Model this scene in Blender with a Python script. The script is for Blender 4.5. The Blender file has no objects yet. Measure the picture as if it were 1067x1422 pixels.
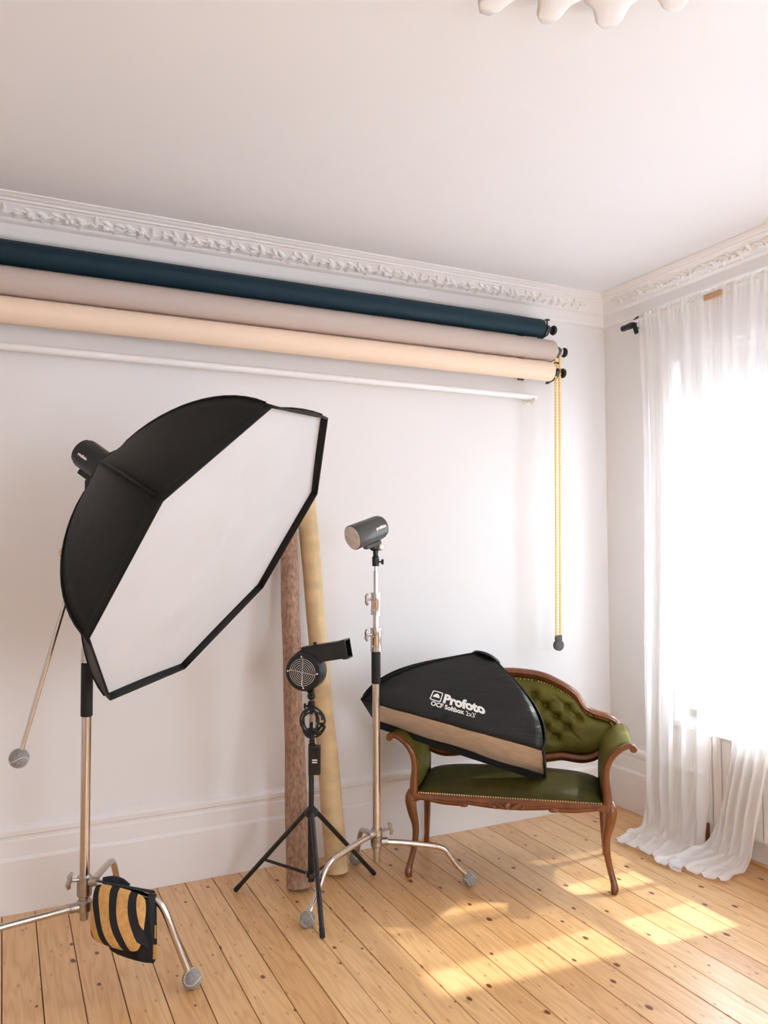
import bpy, bmesh, math, random
from mathutils import Vector, Matrix
random.seed(7)
S = bpy.context.scene
COL = S.collection
PI = math.pi
def V(*a): return Vector(a[0] if len(a) == 1 else a)

# ------------------------------------------------------------------ camera
F_PX, YAW, PIT, ROL, EYE = 1096.3, math.radians(25.757), math.radians(2.51), math.radians(-.228), 1.55
fwd = V(math.sin(YAW)*math.cos(PIT), math.cos(YAW)*math.cos(PIT), math.sin(PIT))
rgt = V(math.cos(YAW), -math.sin(YAW), 0)
upv = rgt.cross(fwd)
c_, s_ = math.cos(ROL), math.sin(ROL)
rgt, upv = c_*rgt + s_*upv, -s_*rgt + c_*upv
cam_d = bpy.data.cameras.new('camera')
cam = bpy.data.objects.new('camera', cam_d)
COL.objects.link(cam)
cam.matrix_world = Matrix(((rgt.x, upv.x, -fwd.x, 0), (rgt.y, upv.y, -fwd.y, 0), (rgt.z, upv.z, -fwd.z, EYE), (0, 0, 0, 1)))
cam_d.sensor_width = 36
cam_d.lens = 36 * F_PX / 1422
cam_d.clip_start = .05
S.camera = cam
EYEP = V(0, 0, EYE)
def ray(x, y): return fwd + rgt*((x-533.5)/F_PX) + upv*((711-y)/F_PX)
def at(x, y, d): return EYEP + ray(x, y)*d                       # photo point at a measured distance
def onp(x, y, axis, val):                                        # photo point on a measured plane
    r = ray(x, y); return EYEP + r*((val-EYEP[axis])/r[axis])

# ------------------------------------------------------------------ light and exposure
W = bpy.data.worlds.new('world'); S.world = W; W.use_nodes = True
bg = W.node_tree.nodes['Background']
bg.inputs[0].default_value = (.85, .95, 1.12, 1)
bg.inputs[1].default_value = 9.0
sun_d = bpy.data.lights.new('sun', 'SUN'); sun_d.energy = 3.8; sun_d.angle = math.radians(1.2); sun_d.color = (1, .985, .97)
sun = bpy.data.objects.new('sun', sun_d); COL.objects.link(sun)
sun.rotation_euler = V(-1, .07, -1.14).to_track_quat('-Z', 'Y').to_euler()
def portal(name, loc, sy, sz, direction):
    l = bpy.data.lights.new(name, 'AREA'); l.shape = 'RECTANGLE'; l.size = sy; l.size_y = sz
    l.cycles.is_portal = True
    o = bpy.data.objects.new(name, l); COL.objects.link(o); o.location = loc
    o.rotation_euler = V(direction).to_track_quat('-Z', 'Z').to_euler()
S.view_settings.view_transform = 'Standard'; S.view_settings.look = 'None'
S.view_settings.gamma = 1; S.view_settings.use_curve_mapping = False
S.view_settings.exposure = 0.6
S.cycles.use_denoising = True
S.cycles.max_bounces = 14; S.cycles.diffuse_bounces = 8; S.cycles.transparent_max_bounces = 16
S.cycles.sample_clamp_indirect = 12

# ------------------------------------------------------------------ room numbers
XL, XR, YB, YR, ZC = -2.3, 3.36, 3.79, -2.6, 3.055
SKF = .03                                                         # skirting thickness
WIN = [(2.18, 3.27), (-.55, .55)]                    # right wall openings: the window in view, then an unseen one added for light
WZ0, WZ1 = .60, 2.62

# ------------------------------------------------------------------ materials
def mat(name, col, rough=.6, metal=0, spec=.5, noise=None, bump=None, coat=0, sheen=0):
    m = bpy.data.materials.new(name); m.use_nodes = True
    nt = m.node_tree; b = nt.nodes['Principled BSDF']
    b.inputs['Base Color'].default_value = (*col, 1); b.inputs['Roughness'].default_value = rough
    b.inputs['Metallic'].default_value = metal; b.inputs['Specular IOR Level'].default_value = spec
    b.inputs['Coat Weight'].default_value = coat
    if sheen:
        b.inputs['Sheen Weight'].default_value = sheen; b.inputs['Sheen Roughness'].default_value = .4
    tc = nt.nodes.new('ShaderNodeTexCoord')
    if noise:                                                     # (scale, amount) or (scale, amount, (sx,sy,sz))
        n = nt.nodes.new('ShaderNodeTexNoise'); n.inputs['Scale'].default_value = noise[0]; n.inputs['Detail'].default_value = 5
        if len(noise) > 2:
            mp = nt.nodes.new('ShaderNodeMapping'); mp.inputs['Scale'].default_value = noise[2]
            nt.links.new(tc.outputs['Object'], mp.inputs['Vector']); nt.links.new(mp.outputs[0], n.inputs['Vector'])
        else: nt.links.new(tc.outputs['Object'], n.inputs['Vector'])
        r = nt.nodes.new('ShaderNodeValToRGB'); a = noise[1]
        r.color_ramp.elements[0].position = .3; r.color_ramp.elements[1].position = .7
        r.color_ramp.elements[0].color = (*[max(0, c*(1-a)) for c in col], 1)
        r.color_ramp.elements[1].color = (*[min(1, c*(1+a)) for c in col], 1)
        nt.links.new(n.outputs['Fac'], r.inputs[0]); nt.links.new(r.outputs[0], b.inputs['Base Color'])
    if bump:                                                      # (scale, strength[, stretch])
        n2 = nt.nodes.new('ShaderNodeTexNoise'); n2.inputs['Scale'].default_value = bump[0]; n2.inputs['Detail'].default_value = 4
        if len(bump) > 2:
            mp2 = nt.nodes.new('ShaderNodeMapping'); mp2.inputs['Scale'].default_value = bump[2]
            nt.links.new(tc.outputs['Object'], mp2.inputs['Vector']); nt.links.new(mp2.outputs[0], n2.inputs['Vector'])
        else: nt.links.new(tc.outputs['Object'], n2.inputs['Vector'])
        bp = nt.nodes.new('ShaderNodeBump'); bp.inputs['Strength'].default_value = bump[1]; bp.inputs['Distance'].default_value = .01
        nt.links.new(n2.outputs['Fac'], bp.inputs['Height']); nt.links.new(bp.outputs[0], b.inputs['Normal'])
    return m
M = {}
M['wall'] = mat('wall_paint', (.84, .815, .80), .75, noise=(1.2, .012), bump=(60, .03))
M['ceiling'] = mat('ceiling_paint', (.865, .865, .88), .85, noise=(.8, .012), bump=(40, .03))
M['plaster'] = mat('plaster_white', (.88, .85, .83), .7, bump=(80, .05))
M['trimwhite'] = mat('trim_gloss_white', (.86, .83, .81), .38, bump=(30, .02))
M['subfloor'] = mat('subfloor_dark', (.06, .035, .02), .9)
M['blue'] = mat('navy_paper', (.006, .026, .042), .6, 0, .3, noise=(3, .08, (.2, 3, 3)), bump=(120, .04))
M['grey'] = mat('taupe_paper', (.56, .455, .40), .7, noise=(3, .03, (.2, 3, 3)), bump=(120, .04))
M['cream'] = mat('cream_paper', (.92, .70, .53), .7, noise=(3, .03, (.2, 3, 3)), bump=(120, .04))
M['black'] = mat('black_plastic', (.007, .007, .007), .38, noise=(20, .3))
M['blackmetal'] = mat('black_painted_metal', (.007, .007, .0075), .3, noise=(30, .3))
M['rubber'] = mat('black_rubber_sleeve', (.01, .01, .01), .7, bump=(200, .1))
M['nylon'] = mat('black_nylon', (.0075, .0065, .005), .6, 0, .25, noise=(6, .3), bump=(9, .35, (1, 1, 1)))
M['nylon_s'] = mat('black_nylon_shiny', (.008, .0075, .007), .42, 0, .4, noise=(6, .3), bump=(9, 1.0, (1, 1, 4)))
M['diffuser'] = mat('white_diffuser_fabric', (.63, .62, .618), .8, noise=(5, .02), bump=(5, .5, (1, 1, .35)))
M['shadedface'] = mat('shaded_white_diffuser_fabric', (.60, .53, .47), .8, noise=(14, .12, (1, 1, 1)), bump=(12, .3))  # white fabric with its beige shade put into the colour
M['chrome'] = mat('chrome_tube', (.60, .545, .49), .16, 1, noise=(8, .05))
M['cast'] = mat('cast_metal', (.46, .42, .375), .32, 1, noise=(40, .15), bump=(90, .08))
M['wire'] = mat('chrome_wire', (.8, .78, .75), .25, 1, noise=(20, .05))
M['felt'] = mat('grey_tennis_felt', (.30, .285, .265), .95, noise=(160, .25), bump=(220, .4), sheen=.3)
M['seam'] = mat('white_seam', (.72, .70, .66), .7, noise=(60, .05))
M['brownroll'] = mat('brown_backing', (.36, .215, .145), .85, noise=(80, .4, (1, 1, .5)), bump=(60, .4))
M['tanroll'] = mat('tan_cloth_roll', (.68, .49, .27), .8, noise=(9, .16, (1, 1, 1.6)), bump=(26, .22, (1, 1, .4)))
M['wood'] = mat('polished_walnut', (.18, .051, .0085), .24, noise=(14, .28, (1.5, 1.5, .5)), coat=.5, bump=(30, .05))
M['brass'] = mat('brass_nail', (.72, .50, .24), .3, 1, noise=(50, .1))
M['floral'] = M['plaster']
M['flashgrey'] = mat('dark_grey_flash_body', (.07, .07, .064), .33, noise=(12, .12), bump=(120, .05))
M['flashblack'] = mat('black_flash_body', (.012, .013, .012), .33, noise=(12, .2))
M['lens'] = mat('frosted_flash_glass', (.62, .55, .48), .35, noise=(40, .18), bump=(50, .3))
M['white'] = mat('white_print', (.86, .84, .80), .6, noise=(30, .03))
M['yellowchain'] = mat('yellow_plastic_chain', (.95, .60, .17), .4, noise=(40, .08))
M['weight'] = mat('grey_plastic_weight', (.10, .095, .085), .7, noise=(90, .3), bump=(120, .2))
M['copper'] = mat('brown_copper_pipe', (.24, .085, .03), .35, .4, noise=(20, .25))
M['radiator'] = mat('radiator_enamel', (.84, .81, .79), .35, noise=(4, .02))
M['lightwood'] = mat('pale_wood_batten', (.58, .36, .20), .5, noise=(14, .2, (1, .2, 4)))
M['blackcloth'] = mat('black_webbing', (.008, .008, .010), .85, noise=(60, .3), bump=(150, .2))
M['cable'] = mat('black_cable', (.009, .009, .009), .45, noise=(30, .2))
M['blind'] = mat('white_blind_fabric', (.78, .75, .73), .9, noise=(40, .03))

def nodes_of(name):
    m = bpy.data.materials.new(name); m.use_nodes = True
    return m, m.node_tree, m.node_tree.nodes['Principled BSDF']
def ramp(nt, stops, interp='LINEAR'):
    r = nt.nodes.new('ShaderNodeValToRGB'); cr = r.color_ramp; cr.interpolation = interp
    while len(cr.elements) < len(stops): cr.elements.new(.5)
    for e, (p, c) in zip(cr.elements, stops): e.position = p; e.color = (*c, 1)
    return r
def math_n(nt, op, a=None, b=None):
    n = nt.nodes.new('ShaderNodeMath'); n.operation = op
    for i, x in enumerate((a, b)):
        if x is None: continue
        if isinstance(x, (int, float)): n.inputs[i].default_value = x
        else: nt.links.new(x, n.inputs[i])
    return n.outputs[0]
def mixc(nt, fac, a, b, mode='MIX'):
    n = nt.nodes.new('ShaderNodeMix'); n.data_type = 'RGBA'; n.blend_type = mode
    for idx, x in ((0, fac), (6, a), (7, b)):
        if isinstance(x, (int, float)): n.inputs[idx].default_value = x
        elif isinstance(x, tuple): n.inputs[idx].default_value = (*x, 1)
        else: nt.links.new(x, n.inputs[idx])
    return n.outputs[2]

# pine boards: each board gets its own shift of grain and its own tone
m, nt, b = nodes_of('pine_boards'); M['pine'] = m
geo = nt.nodes.new('ShaderNodeNewGeometry'); oi = nt.nodes.new('ShaderNodeObjectInfo')
sep = nt.nodes.new('ShaderNodeSeparateXYZ'); nt.links.new(geo.outputs['Position'], sep.inputs[0])
rx = math_n(nt, 'MULTIPLY', oi.outputs['Random'], 37.0)
cmb = nt.nodes.new('ShaderNodeCombineXYZ'); nt.links.new(sep.outputs[0], cmb.inputs[0])
nt.links.new(math_n(nt, 'ADD', sep.outputs[1], rx), cmb.inputs[1]); nt.links.new(rx, cmb.inputs[2])
def mapped(sc):
    mp = nt.nodes.new('ShaderNodeMapping'); mp.inputs['Scale'].default_value = sc; nt.links.new(cmb.outputs[0], mp.inputs[0]); return mp.outputs[0]
g1 = nt.nodes.new('ShaderNodeTexNoise'); g1.inputs['Scale'].default_value = 1; g1.inputs['Detail'].default_value = 3; nt.links.new(mapped((9, .9, 1)), g1.inputs['Vector'])
wv = nt.nodes.new('ShaderNodeMath'); wv.operation = 'SINE'
nt.links.new(math_n(nt, 'MULTIPLY', math_n(nt, 'ADD', g1.outputs['Fac'], math_n(nt, 'MULTIPLY', sep.outputs[0], .6)), 70.0), wv.inputs[0])
fine = nt.nodes.new('ShaderNodeTexNoise'); fine.inputs['Scale'].default_value = 1; fine.inputs['Detail'].default_value = 4; nt.links.new(mapped((150, 4, 1)), fine.inputs['Vector'])
base = ramp(nt, [(0, (.72, .40, .165)), (1, (.86, .54, .26))]); nt.links.new(oi.outputs['Random'], base.inputs[0])
ring = ramp(nt, [(0, (.80, .72, .62)), (.65, (1, 1, 1))]); nt.links.new(math_n(nt, 'ADD', math_n(nt, 'MULTIPLY', wv.outputs[0], .5), .5), ring.inputs[0])
c1 = mixc(nt, .55, base.outputs[0], ring.outputs[0], 'MULTIPLY')
fr = ramp(nt, [(.35, (.84, .80, .74)), (.65, (1.0, 1.0, 1.0))]); nt.links.new(fine.outputs['Fac'], fr.inputs[0])
c2 = mixc(nt, .6, c1, fr.outputs[0], 'MULTIPLY')
vor = nt.nodes.new('ShaderNodeTexVoronoi'); vor.voronoi_dimensions = '2D'; vor.inputs['Scale'].default_value = 1; nt.links.new(mapped((7.5, 4.6, 1)), vor.inputs['Vector'])
sepc = nt.nodes.new('ShaderNodeSeparateColor'); nt.links.new(vor.outputs['Color'], sepc.inputs[0])
thr = math_n(nt, 'MULTIPLY', math_n(nt, 'GREATER_THAN', sepc.outputs[0], .42), math_n(nt, 'ADD', math_n(nt, 'MULTIPLY', sepc.outputs[1], .075), .022))
kn = math_n(nt, 'DIVIDE', vor.outputs['Distance'], math_n(nt, 'ADD', thr, .0001))
kr = ramp(nt, [(.0, (.13, .05, .018)), (.62, (.22, .085, .03)), (.9, (.75, .62, .5)), (1, (1, 1, 1))]); nt.links.new(kn, kr.inputs[0])
c3 = mixc(nt, 1.0, c2, kr.outputs[0], 'MULTIPLY')
vor2 = nt.nodes.new('ShaderNodeTexVoronoi'); vor2.voronoi_dimensions = '2D'; vor2.inputs['Scale'].default_value = 1; nt.links.new(mapped((26, 9, 1)), vor2.inputs['Vector'])
sp2 = nt.nodes.new('ShaderNodeSeparateColor'); nt.links.new(vor2.outputs['Color'], sp2.inputs[0])
k2 = math_n(nt, 'DIVIDE', vor2.outputs['Distance'], math_n(nt, 'ADD', math_n(nt, 'MULTIPLY', math_n(nt, 'GREATER_THAN', sp2.outputs[0], .72), .14), .0001))
kr2 = ramp(nt, [(.0, (.42, .26, .15)), (1, (1, 1, 1))]); nt.links.new(k2, kr2.inputs[0])
c4 = mixc(nt, .8, c3, kr2.outputs[0], 'MULTIPLY')
nt.links.new(c4, b.inputs['Base Color'])
b.inputs['Roughness'].default_value = .42; b.inputs['Specular IOR Level'].default_value = .5
b.inputs['Coat Weight'].default_value = .6; b.inputs['Coat Roughness'].default_value = .27
bp = nt.nodes.new('ShaderNodeBump'); bp.inputs['Strength'].default_value = .12; bp.inputs['Distance'].default_value = .004
nt.links.new(fine.outputs['Fac'], bp.inputs['Height']); nt.links.new(bp.outputs[0], b.inputs['Normal'])

# green velvet: the seat's copy is darkened, its shade put into the colour
for key, f_ in (('velvet', 1.0), ('shadedvelvet', .38)):
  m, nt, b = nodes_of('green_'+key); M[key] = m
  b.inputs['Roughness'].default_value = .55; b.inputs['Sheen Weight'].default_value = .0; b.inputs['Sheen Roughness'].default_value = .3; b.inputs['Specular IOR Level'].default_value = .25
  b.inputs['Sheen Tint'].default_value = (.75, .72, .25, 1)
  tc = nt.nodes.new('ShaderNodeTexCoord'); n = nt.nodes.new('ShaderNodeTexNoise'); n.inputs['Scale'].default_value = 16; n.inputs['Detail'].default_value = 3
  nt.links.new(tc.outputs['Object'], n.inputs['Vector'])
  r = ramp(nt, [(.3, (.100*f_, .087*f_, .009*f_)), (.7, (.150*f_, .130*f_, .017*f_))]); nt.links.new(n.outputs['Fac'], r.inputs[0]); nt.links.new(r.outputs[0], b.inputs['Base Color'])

# striped sandbag: bands follow the pouch's own surface coordinates
m, nt, b = nodes_of('striped_canvas'); M['stripe'] = m
uv = nt.nodes.new('ShaderNodeUVMap'); sx = nt.nodes.new('ShaderNodeSeparateXYZ'); nt.links.new(uv.outputs[0], sx.inputs[0])
t = math_n(nt, 'SUBTRACT', sx.outputs[0], math_n(nt, 'MULTIPLY', math_n(nt, 'POWER', sx.outputs[1], 1.8), .42))
ph = math_n(nt, 'FRACT', math_n(nt, 'ADD', math_n(nt, 'DIVIDE', t, .35), 3.02))
nz = nt.nodes.new('ShaderNodeTexNoise'); nz.inputs['Scale'].default_value = 12
yl = ramp(nt, [(.3, (.56, .30, .085)), (.7, (.72, .42, .15))]); nt.links.new(nz.outputs['Fac'], yl.inputs[0])
st = math_n(nt, 'LESS_THAN', ph, .42)
nt.links.new(mixc(nt, st, yl.outputs[0], (.010, .010, .012)), b.inputs['Base Color']); b.inputs['Roughness'].default_value = .8

# sheer curtain: thin woven cloth that lets part of the light straight through
m = bpy.data.materials.new('sheer_voile'); m.use_nodes = True; M['sheer'] = m; nt = m.node_tree
for n in list(nt.nodes): nt.nodes.remove(n)
out = nt.nodes.new('ShaderNodeOutputMaterial'); tr = nt.nodes.new('ShaderNodeBsdfTransparent'); tl = nt.nodes.new('ShaderNodeBsdfTranslucent'); df = nt.nodes.new('ShaderNodeBsdfDiffuse')
tl.inputs[0].default_value = (.93, .91, .90, 1); df.inputs[0].default_value = (.89, .875, .865, 1)
wvn = nt.nodes.new('ShaderNodeTexNoise'); wvn.inputs['Scale'].default_value = 3
mr = nt.nodes.new('ShaderNodeMapRange'); mr.inputs[3].default_value = .31; mr.inputs[4].default_value = .39; nt.links.new(wvn.outputs['Fac'], mr.inputs[0])
m1 = nt.nodes.new('ShaderNodeMixShader'); m1.inputs[0].default_value = .03; nt.links.new(df.outputs[0], m1.inputs[1]); nt.links.new(tl.outputs[0], m1.inputs[2])
m2 = nt.nodes.new('ShaderNodeMixShader'); nt.links.new(mr.outputs[0], m2.inputs[0]); nt.links.new(m1.outputs[0], m2.inputs[1]); nt.links.new(tr.outputs[0], m2.inputs[2]); nt.links.new(m2.outputs[0], out.inputs[0])
# window glass: clear pane with its reflection
m = bpy.data.materials.new('window_glass'); m.use_nodes = True; M['glass'] = m; nt = m.node_tree
for n in list(nt.nodes): nt.nodes.remove(n)
out = nt.nodes.new('ShaderNodeOutputMaterial'); tr = nt.nodes.new('ShaderNodeBsdfTransparent'); gl = nt.nodes.new('ShaderNodeBsdfGlossy'); gl.inputs['Roughness'].default_value = .02
lw = nt.nodes.new('ShaderNodeLayerWeight'); lw.inputs[0].default_value = .5
fz = nt.nodes.new('ShaderNodeMapRange'); fz.inputs[3].default_value = .02; fz.inputs[4].default_value = .30
nt.links.new(math_n(nt, 'POWER', lw.outputs['Facing'], 4.0), fz.inputs[0]); tr.inputs[0].default_value = (.96, .98, .97, 1)
mx = nt.nodes.new('ShaderNodeMixShader'); nt.links.new(fz.outputs[0], mx.inputs[0]); nt.links.new(tr.outputs[0], mx.inputs[1]); nt.links.new(gl.outputs[0], mx.inputs[2]); nt.links.new(mx.outputs[0], out.inputs[0])

# ------------------------------------------------------------------ mesh helpers: geometry is a (verts, faces) pair in world space
def join(*gs):
    v, f = [], []
    for g in gs:
        o = len(v); v += list(g[0]); f += [tuple(i+o for i in q) for q in g[1]]
    return v, f
def origin_of(o):
    p = V(0, 0, 0)
    while o is not None: p += o.location; o = o.parent
    return p
def obj(name, g, m, parent=None, smooth=True, kind=None, label=None, bevel=0, angle=.6, loc=None, subsurf=0):
    o0 = origin_of(parent) if parent else (loc if loc is not None else V(0, 0, 0))
    me = bpy.data.meshes.new(name)
    me.from_pydata([tuple(V(p)-o0) for p in g[0]], [], g[1]); me.validate()
    bm = bmesh.new(); bm.from_mesh(me); bmesh.ops.recalc_face_normals(bm, faces=bm.faces)
    if bevel: bmesh.ops.bevel(bm, geom=[e for e in bm.edges if len(e.link_faces) == 2 and e.calc_face_angle(0) > .5], offset=bevel, segments=2, affect='EDGES', profile=.5)
    bm.to_mesh(me); bm.free()
    if smooth:
        me.polygons.foreach_set('use_smooth', [True]*len(me.polygons))
        if angle: me.set_sharp_from_angle(angle=angle)
    me.materials.append(m)
    o = bpy.data.objects.new(name, me); COL.objects.link(o)
    if parent: o.parent = parent
    elif loc is not None: o.location = loc
    if kind: o['kind'] = kind
    if label: o['label'] = label
    if subsurf:
        md = o.modifiers.new('smooth', 'SUBSURF'); md.levels = subsurf; md.render_levels = subsurf
    return o
def tag(o, label, cat, group=None):
    o['label'] = label; o['category'] = cat
    if group: o['group'] = group
    return o
def thing(name, label, cat, loc, group=None):
    o = bpy.data.objects.new(name, None); o.empty_display_size = .1; COL.objects.link(o); o.location = loc
    return tag(o, label, cat, group)
def frame_of(d):
    d = d.normalized(); a = V(0, 0, 1) if abs(d.z) < .9 else V(1, 0, 0)
    u = a.cross(d).normalized(); return u, d.cross(u).normalized(), d
def box(c, sx, sy, sz, ax=None):
    u, v, w = ax if ax else (V(1, 0, 0), V(0, 1, 0), V(0, 0, 1)); c = V(c)
    vs = [c + u*(a*sx/2) + v*(b_*sy/2) + w*(e*sz/2) for e in (-1, 1) for a, b_ in ((-1, -1), (1, -1), (1, 1), (-1, 1))]
    return vs, [(3, 2, 1, 0), (4, 5, 6, 7), (0, 1, 5, 4), (1, 2, 6, 5), (2, 3, 7, 6), (3, 0, 4, 7)]
def bx(x0, x1, y0, y1, z0, z1): return box(((x0+x1)/2, (y0+y1)/2, (z0+z1)/2), x1-x0, y1-y0, z1-z0)
def tube(pts, r, n=12, cap=True, closed=False, flat=1.0, up=None):
    pts = [V(p) for p in pts]; N = len(pts); rs = r if isinstance(r, (list, tuple)) else [r]*N
    vs, fs = [], []; prev = None
    for i, p in enumerate(pts):
        a = pts[(i-1) % N] if (closed or i) else p; b_ = pts[(i+1) % N] if (closed or i < N-1) else p
        d = (b_-a).normalized()
        if up is not None: u = V(up) - d*V(up).dot(d); u.normalize()
        elif prev is None: u = frame_of(d)[0]
        else:
            u = prev - d*prev.dot(d); u = u.normalized() if u.length > 1e-6 else frame_of(d)[0]
        prev = u; w = d.cross(u)
        for k in range(n):
            t_ = 2*PI*k/n; vs.append(p + u*(math.cos(t_)*rs[i]) + w*(math.sin(t_)*rs[i]*flat))
    for i in range(N if closed else N-1):
        for k in range(n):
            a, b_ = i*n+k, i*n+(k+1) % n; c = ((i+1) % N)*n
            fs.append((a, b_, c+(k+1) % n, c+k))
    if cap and not closed: fs += [tuple(reversed(range(n))), tuple(range((N-1)*n, N*n))]
    return vs, fs
def lathe(p, d, prof, n=20, cap=True):
    """profile of (distance along d, radius) turned about the axis through p"""
    u, v, w = frame_of(V(d)); p = V(p); vs, fs = [], []
    for h, r in prof:
        for k in range(n):
            t_ = 2*PI*k/n; vs.append(p + w*h + u*(r*math.cos(t_)) + v*(r*math.sin(t_)))
    for i in range(len(prof)-1):
        for k in range(n): fs.append((i*n+k, i*n+(k+1) % n, (i+1)*n+(k+1) % n, (i+1)*n+k))
    if cap: fs += [tuple(reversed(range(n))), tuple(range((len(prof)-1)*n, len(prof)*n))]
    return vs, fs
def cyl(a, b_, r, n=16): a, b_ = V(a), V(b_); return lathe(a, b_-a, [(0, r), ((b_-a).length, r)], n)
def sphere(c, r, n=14, m_=9, sc=None, ax=None):
    u, v, w = ax if ax else (V(1, 0, 0), V(0, 1, 0), V(0, 0, 1)); sc = sc or (1, 1, 1); c = V(c)
    vs, fs = [c - w*(r*sc[2])], []
    for i in range(1, m_):
        a = -PI/2 + PI*i/m_
        for k in range(n):
            t_ = 2*PI*k/n; vs.append(c + u*(r*sc[0]*math.cos(a)*math.cos(t_)) + v*(r*sc[1]*math.cos(a)*math.sin(t_)) + w*(r*sc[2]*math.sin(a)))
    vs.append(c + w*(r*sc[2])); L = len(vs)-1
    for k in range(n):
        fs.append((0, 1+(k+1) % n, 1+k)); fs.append((L, L-n+k, L-n+(k+1) % n))
    for i in range(m_-2):
        for k in range(n): fs.append((1+i*n+k, 1+i*n+(k+1) % n, 1+(i+1)*n+(k+1) % n, 1+(i+1)*n+k))
    return vs, fs
def grid(fn, nu, nv, closed_u=False):
    vs = [fn(i/nu, j/nv) for j in range(nv+1) for i in range(nu+1)]
    fs = [(j*(nu+1)+i, j*(nu+1)+i+1, (j+1)*(nu+1)+i+1, (j+1)*(nu+1)+i) for j in range(nv) for i in range(nu)]
    return vs, fs
def solid(g, off):
    """give a sheet thickness: the same sheet again shifted by off, edges closed"""
    v, f = g; n = len(v); vs = list(v) + [V(p)+V(off) for p in v]; fs = list(f) + [tuple(reversed([i+n for i in q])) for q in f]
    cnt = {}
    for q in f:
        for a, b_ in zip(q, q[1:]+q[:1]): cnt[frozenset((a, b_))] = cnt.get(frozenset((a, b_)), 0)+1
    for q in f:
        for a, b_ in zip(q, q[1:]+q[:1]):
            if cnt[frozenset((a, b_))] == 1: fs.append((b_, a, a+n, b_+n))
    return vs, fs
def spline(pts, n=8, closed=False):
    P = [V(p) if not isinstance(p, (int, float)) else p for p in pts]; N = len(P); o = []
    rng = N if closed else N-1
    for i in range(rng):
        p0, p1, p2, p3 = P[(i-1) % N] if (closed or i) else P[0], P[i], P[(i+1) % N], P[(i+2) % N] if (closed or i < N-2) else P[-1]
        for k in range(n):
            t_ = k/n; o.append(.5*((2*p1) + (p2-p0)*t_ + (2*p0-5*p1+4*p2-p3)*t_*t_ + (3*p1-p0-3*p2+p3)*t_**3))
    if not closed: o.append(P[-1])
    return o
def interp(x, xs, ys):
    if x <= xs[0]: return ys[0]
    for i in range(len(xs)-1):
        if x <= xs[i+1]: t_ = (x-xs[i])/(xs[i+1]-xs[i]); return ys[i]*(1-t_)+ys[i+1]*t_
    return ys[-1]
def prism(outline, off):
    n = len(outline); vs = [V(p) for p in outline] + [V(p)+V(off) for p in outline]
    return vs, [tuple(reversed(range(n))), tuple(range(n, 2*n))] + [(i, (i+1) % n, n+(i+1) % n, n+i) for i in range(n)]

# ------------------------------------------------------------------ setting
floor = obj('floor', bx(XL, XR, YR, YB, -.08, -.022), M['subfloor'], kind='structure', smooth=False)
BW = .127; k0 = int((XL-.02)//BW)
for k in range(k0, 28):
    xa, xb = max(XL, .020+BW*k)+.0017, min(XR, .020+BW*(k+1))-.0017
    if xb-xa < .02: continue
    dz = random.uniform(-.0012, .0006)
    obj('floorboard', bx(xa, xb, YR, YB-.01, -.022, dz), M['pine'], floor, smooth=False, bevel=.0012)

obj('wall_back', bx(XL-.15, XR+.25, YB, YB+.15, -.08, ZC+.15), M['wall'], kind='structure', smooth=False)
pieces = []
ys = sorted([YR-.15] + [y for w in WIN for y in w] + [YB+.15])
T = .24
for i in range(0, len(ys)-1):
    a, b_ = ys[i], ys[i+1]
    if any(abs(a-w[0]) < 1e-6 for w in WIN):
        pieces += [bx(XR, XR+T, a, b_, -.08, WZ0), bx(XR, XR+T, a, b_, WZ1, ZC+.15)]
    else: pieces.append(bx(XR, XR+T, a, b_, -.08, ZC+.15))
obj('wall_right', join(*pieces), M['wall'], kind='structure', smooth=False)
obj('wall_left', bx(XL-.15, XL, YR-.15, YB+.15, -.08, ZC+.15), M['wall'], kind='structure', smooth=False)
RW = (1.0, 2.1)                                                     # unseen opening behind the camera, added to let in fill light
obj('wall_rear', join(bx(XL-.15, RW[0], YR-.15, YR, -.08, ZC+.15), bx(RW[1], XR+.25, YR-.15, YR, -.08, ZC+.15), bx(RW[0], RW[1], YR-.15, YR, -.08, .6), bx(RW[0], RW[1], YR-.15, YR, 2.5, ZC+.15)), M['wall'], kind='structure', smooth=False)
obj('ceiling', bx(XL-.15, XR+.25, YR-.15, YB+.15, ZC, ZC+.12), M['ceiling'], kind='structure', smooth=False)

SK = [(0, 0), (.032, 0), (.032, .222), (.027, .232), (.022, .236), (.022, .300), (.017, .308), (.017, .318), (.026, .326), (.027, .344), (.020, .354), (.006, .362), (0, .364)]
def run_back(prof, x0, x1): return prism([V(x0, YB-o, z) for o, z in prof], (x1-x0, 0, 0))
def run_right(prof, y0, y1): return prism([V(XR-o, y0, z) for o, z in prof], (0, y1-y0, 0))
bb = obj('baseboard_back', run_back(SK, XL, XR), M['trimwhite'], kind='structure', angle=.3)
br = obj('baseboard_right', run_right(SK, YR, YB), M['trimwhite'], kind='structure', angle=.3)
obj('floor_beading', tube([(XR-.036, YR, .006), (XR-.036, 2.95, .006)], .010, 8), M['pine'], br)
CO = [(0, 2.900), (.016, 2.902), (.024, 2.908), (.027, 2.916), (.027, 2.966), (.044, 2.970), (.052, 2.976), (.054, 2.984), (.104, 3.020), (.112, 3.022), (.118, 3.028), (.132, 3.030), (.136, 3.037), (.150, 3.040), (.158, 3.046), (.170, 3.050), (.172, ZC+.005), (0, ZC+.005)]
cb = obj('trim_1', run_back(CO, XL, XR), M['plaster'], kind='structure', angle=.3)
cr_ = obj('trim_2', run_right(CO, YR, YB), M['plaster'], kind='structure', angle=.3)
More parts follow.
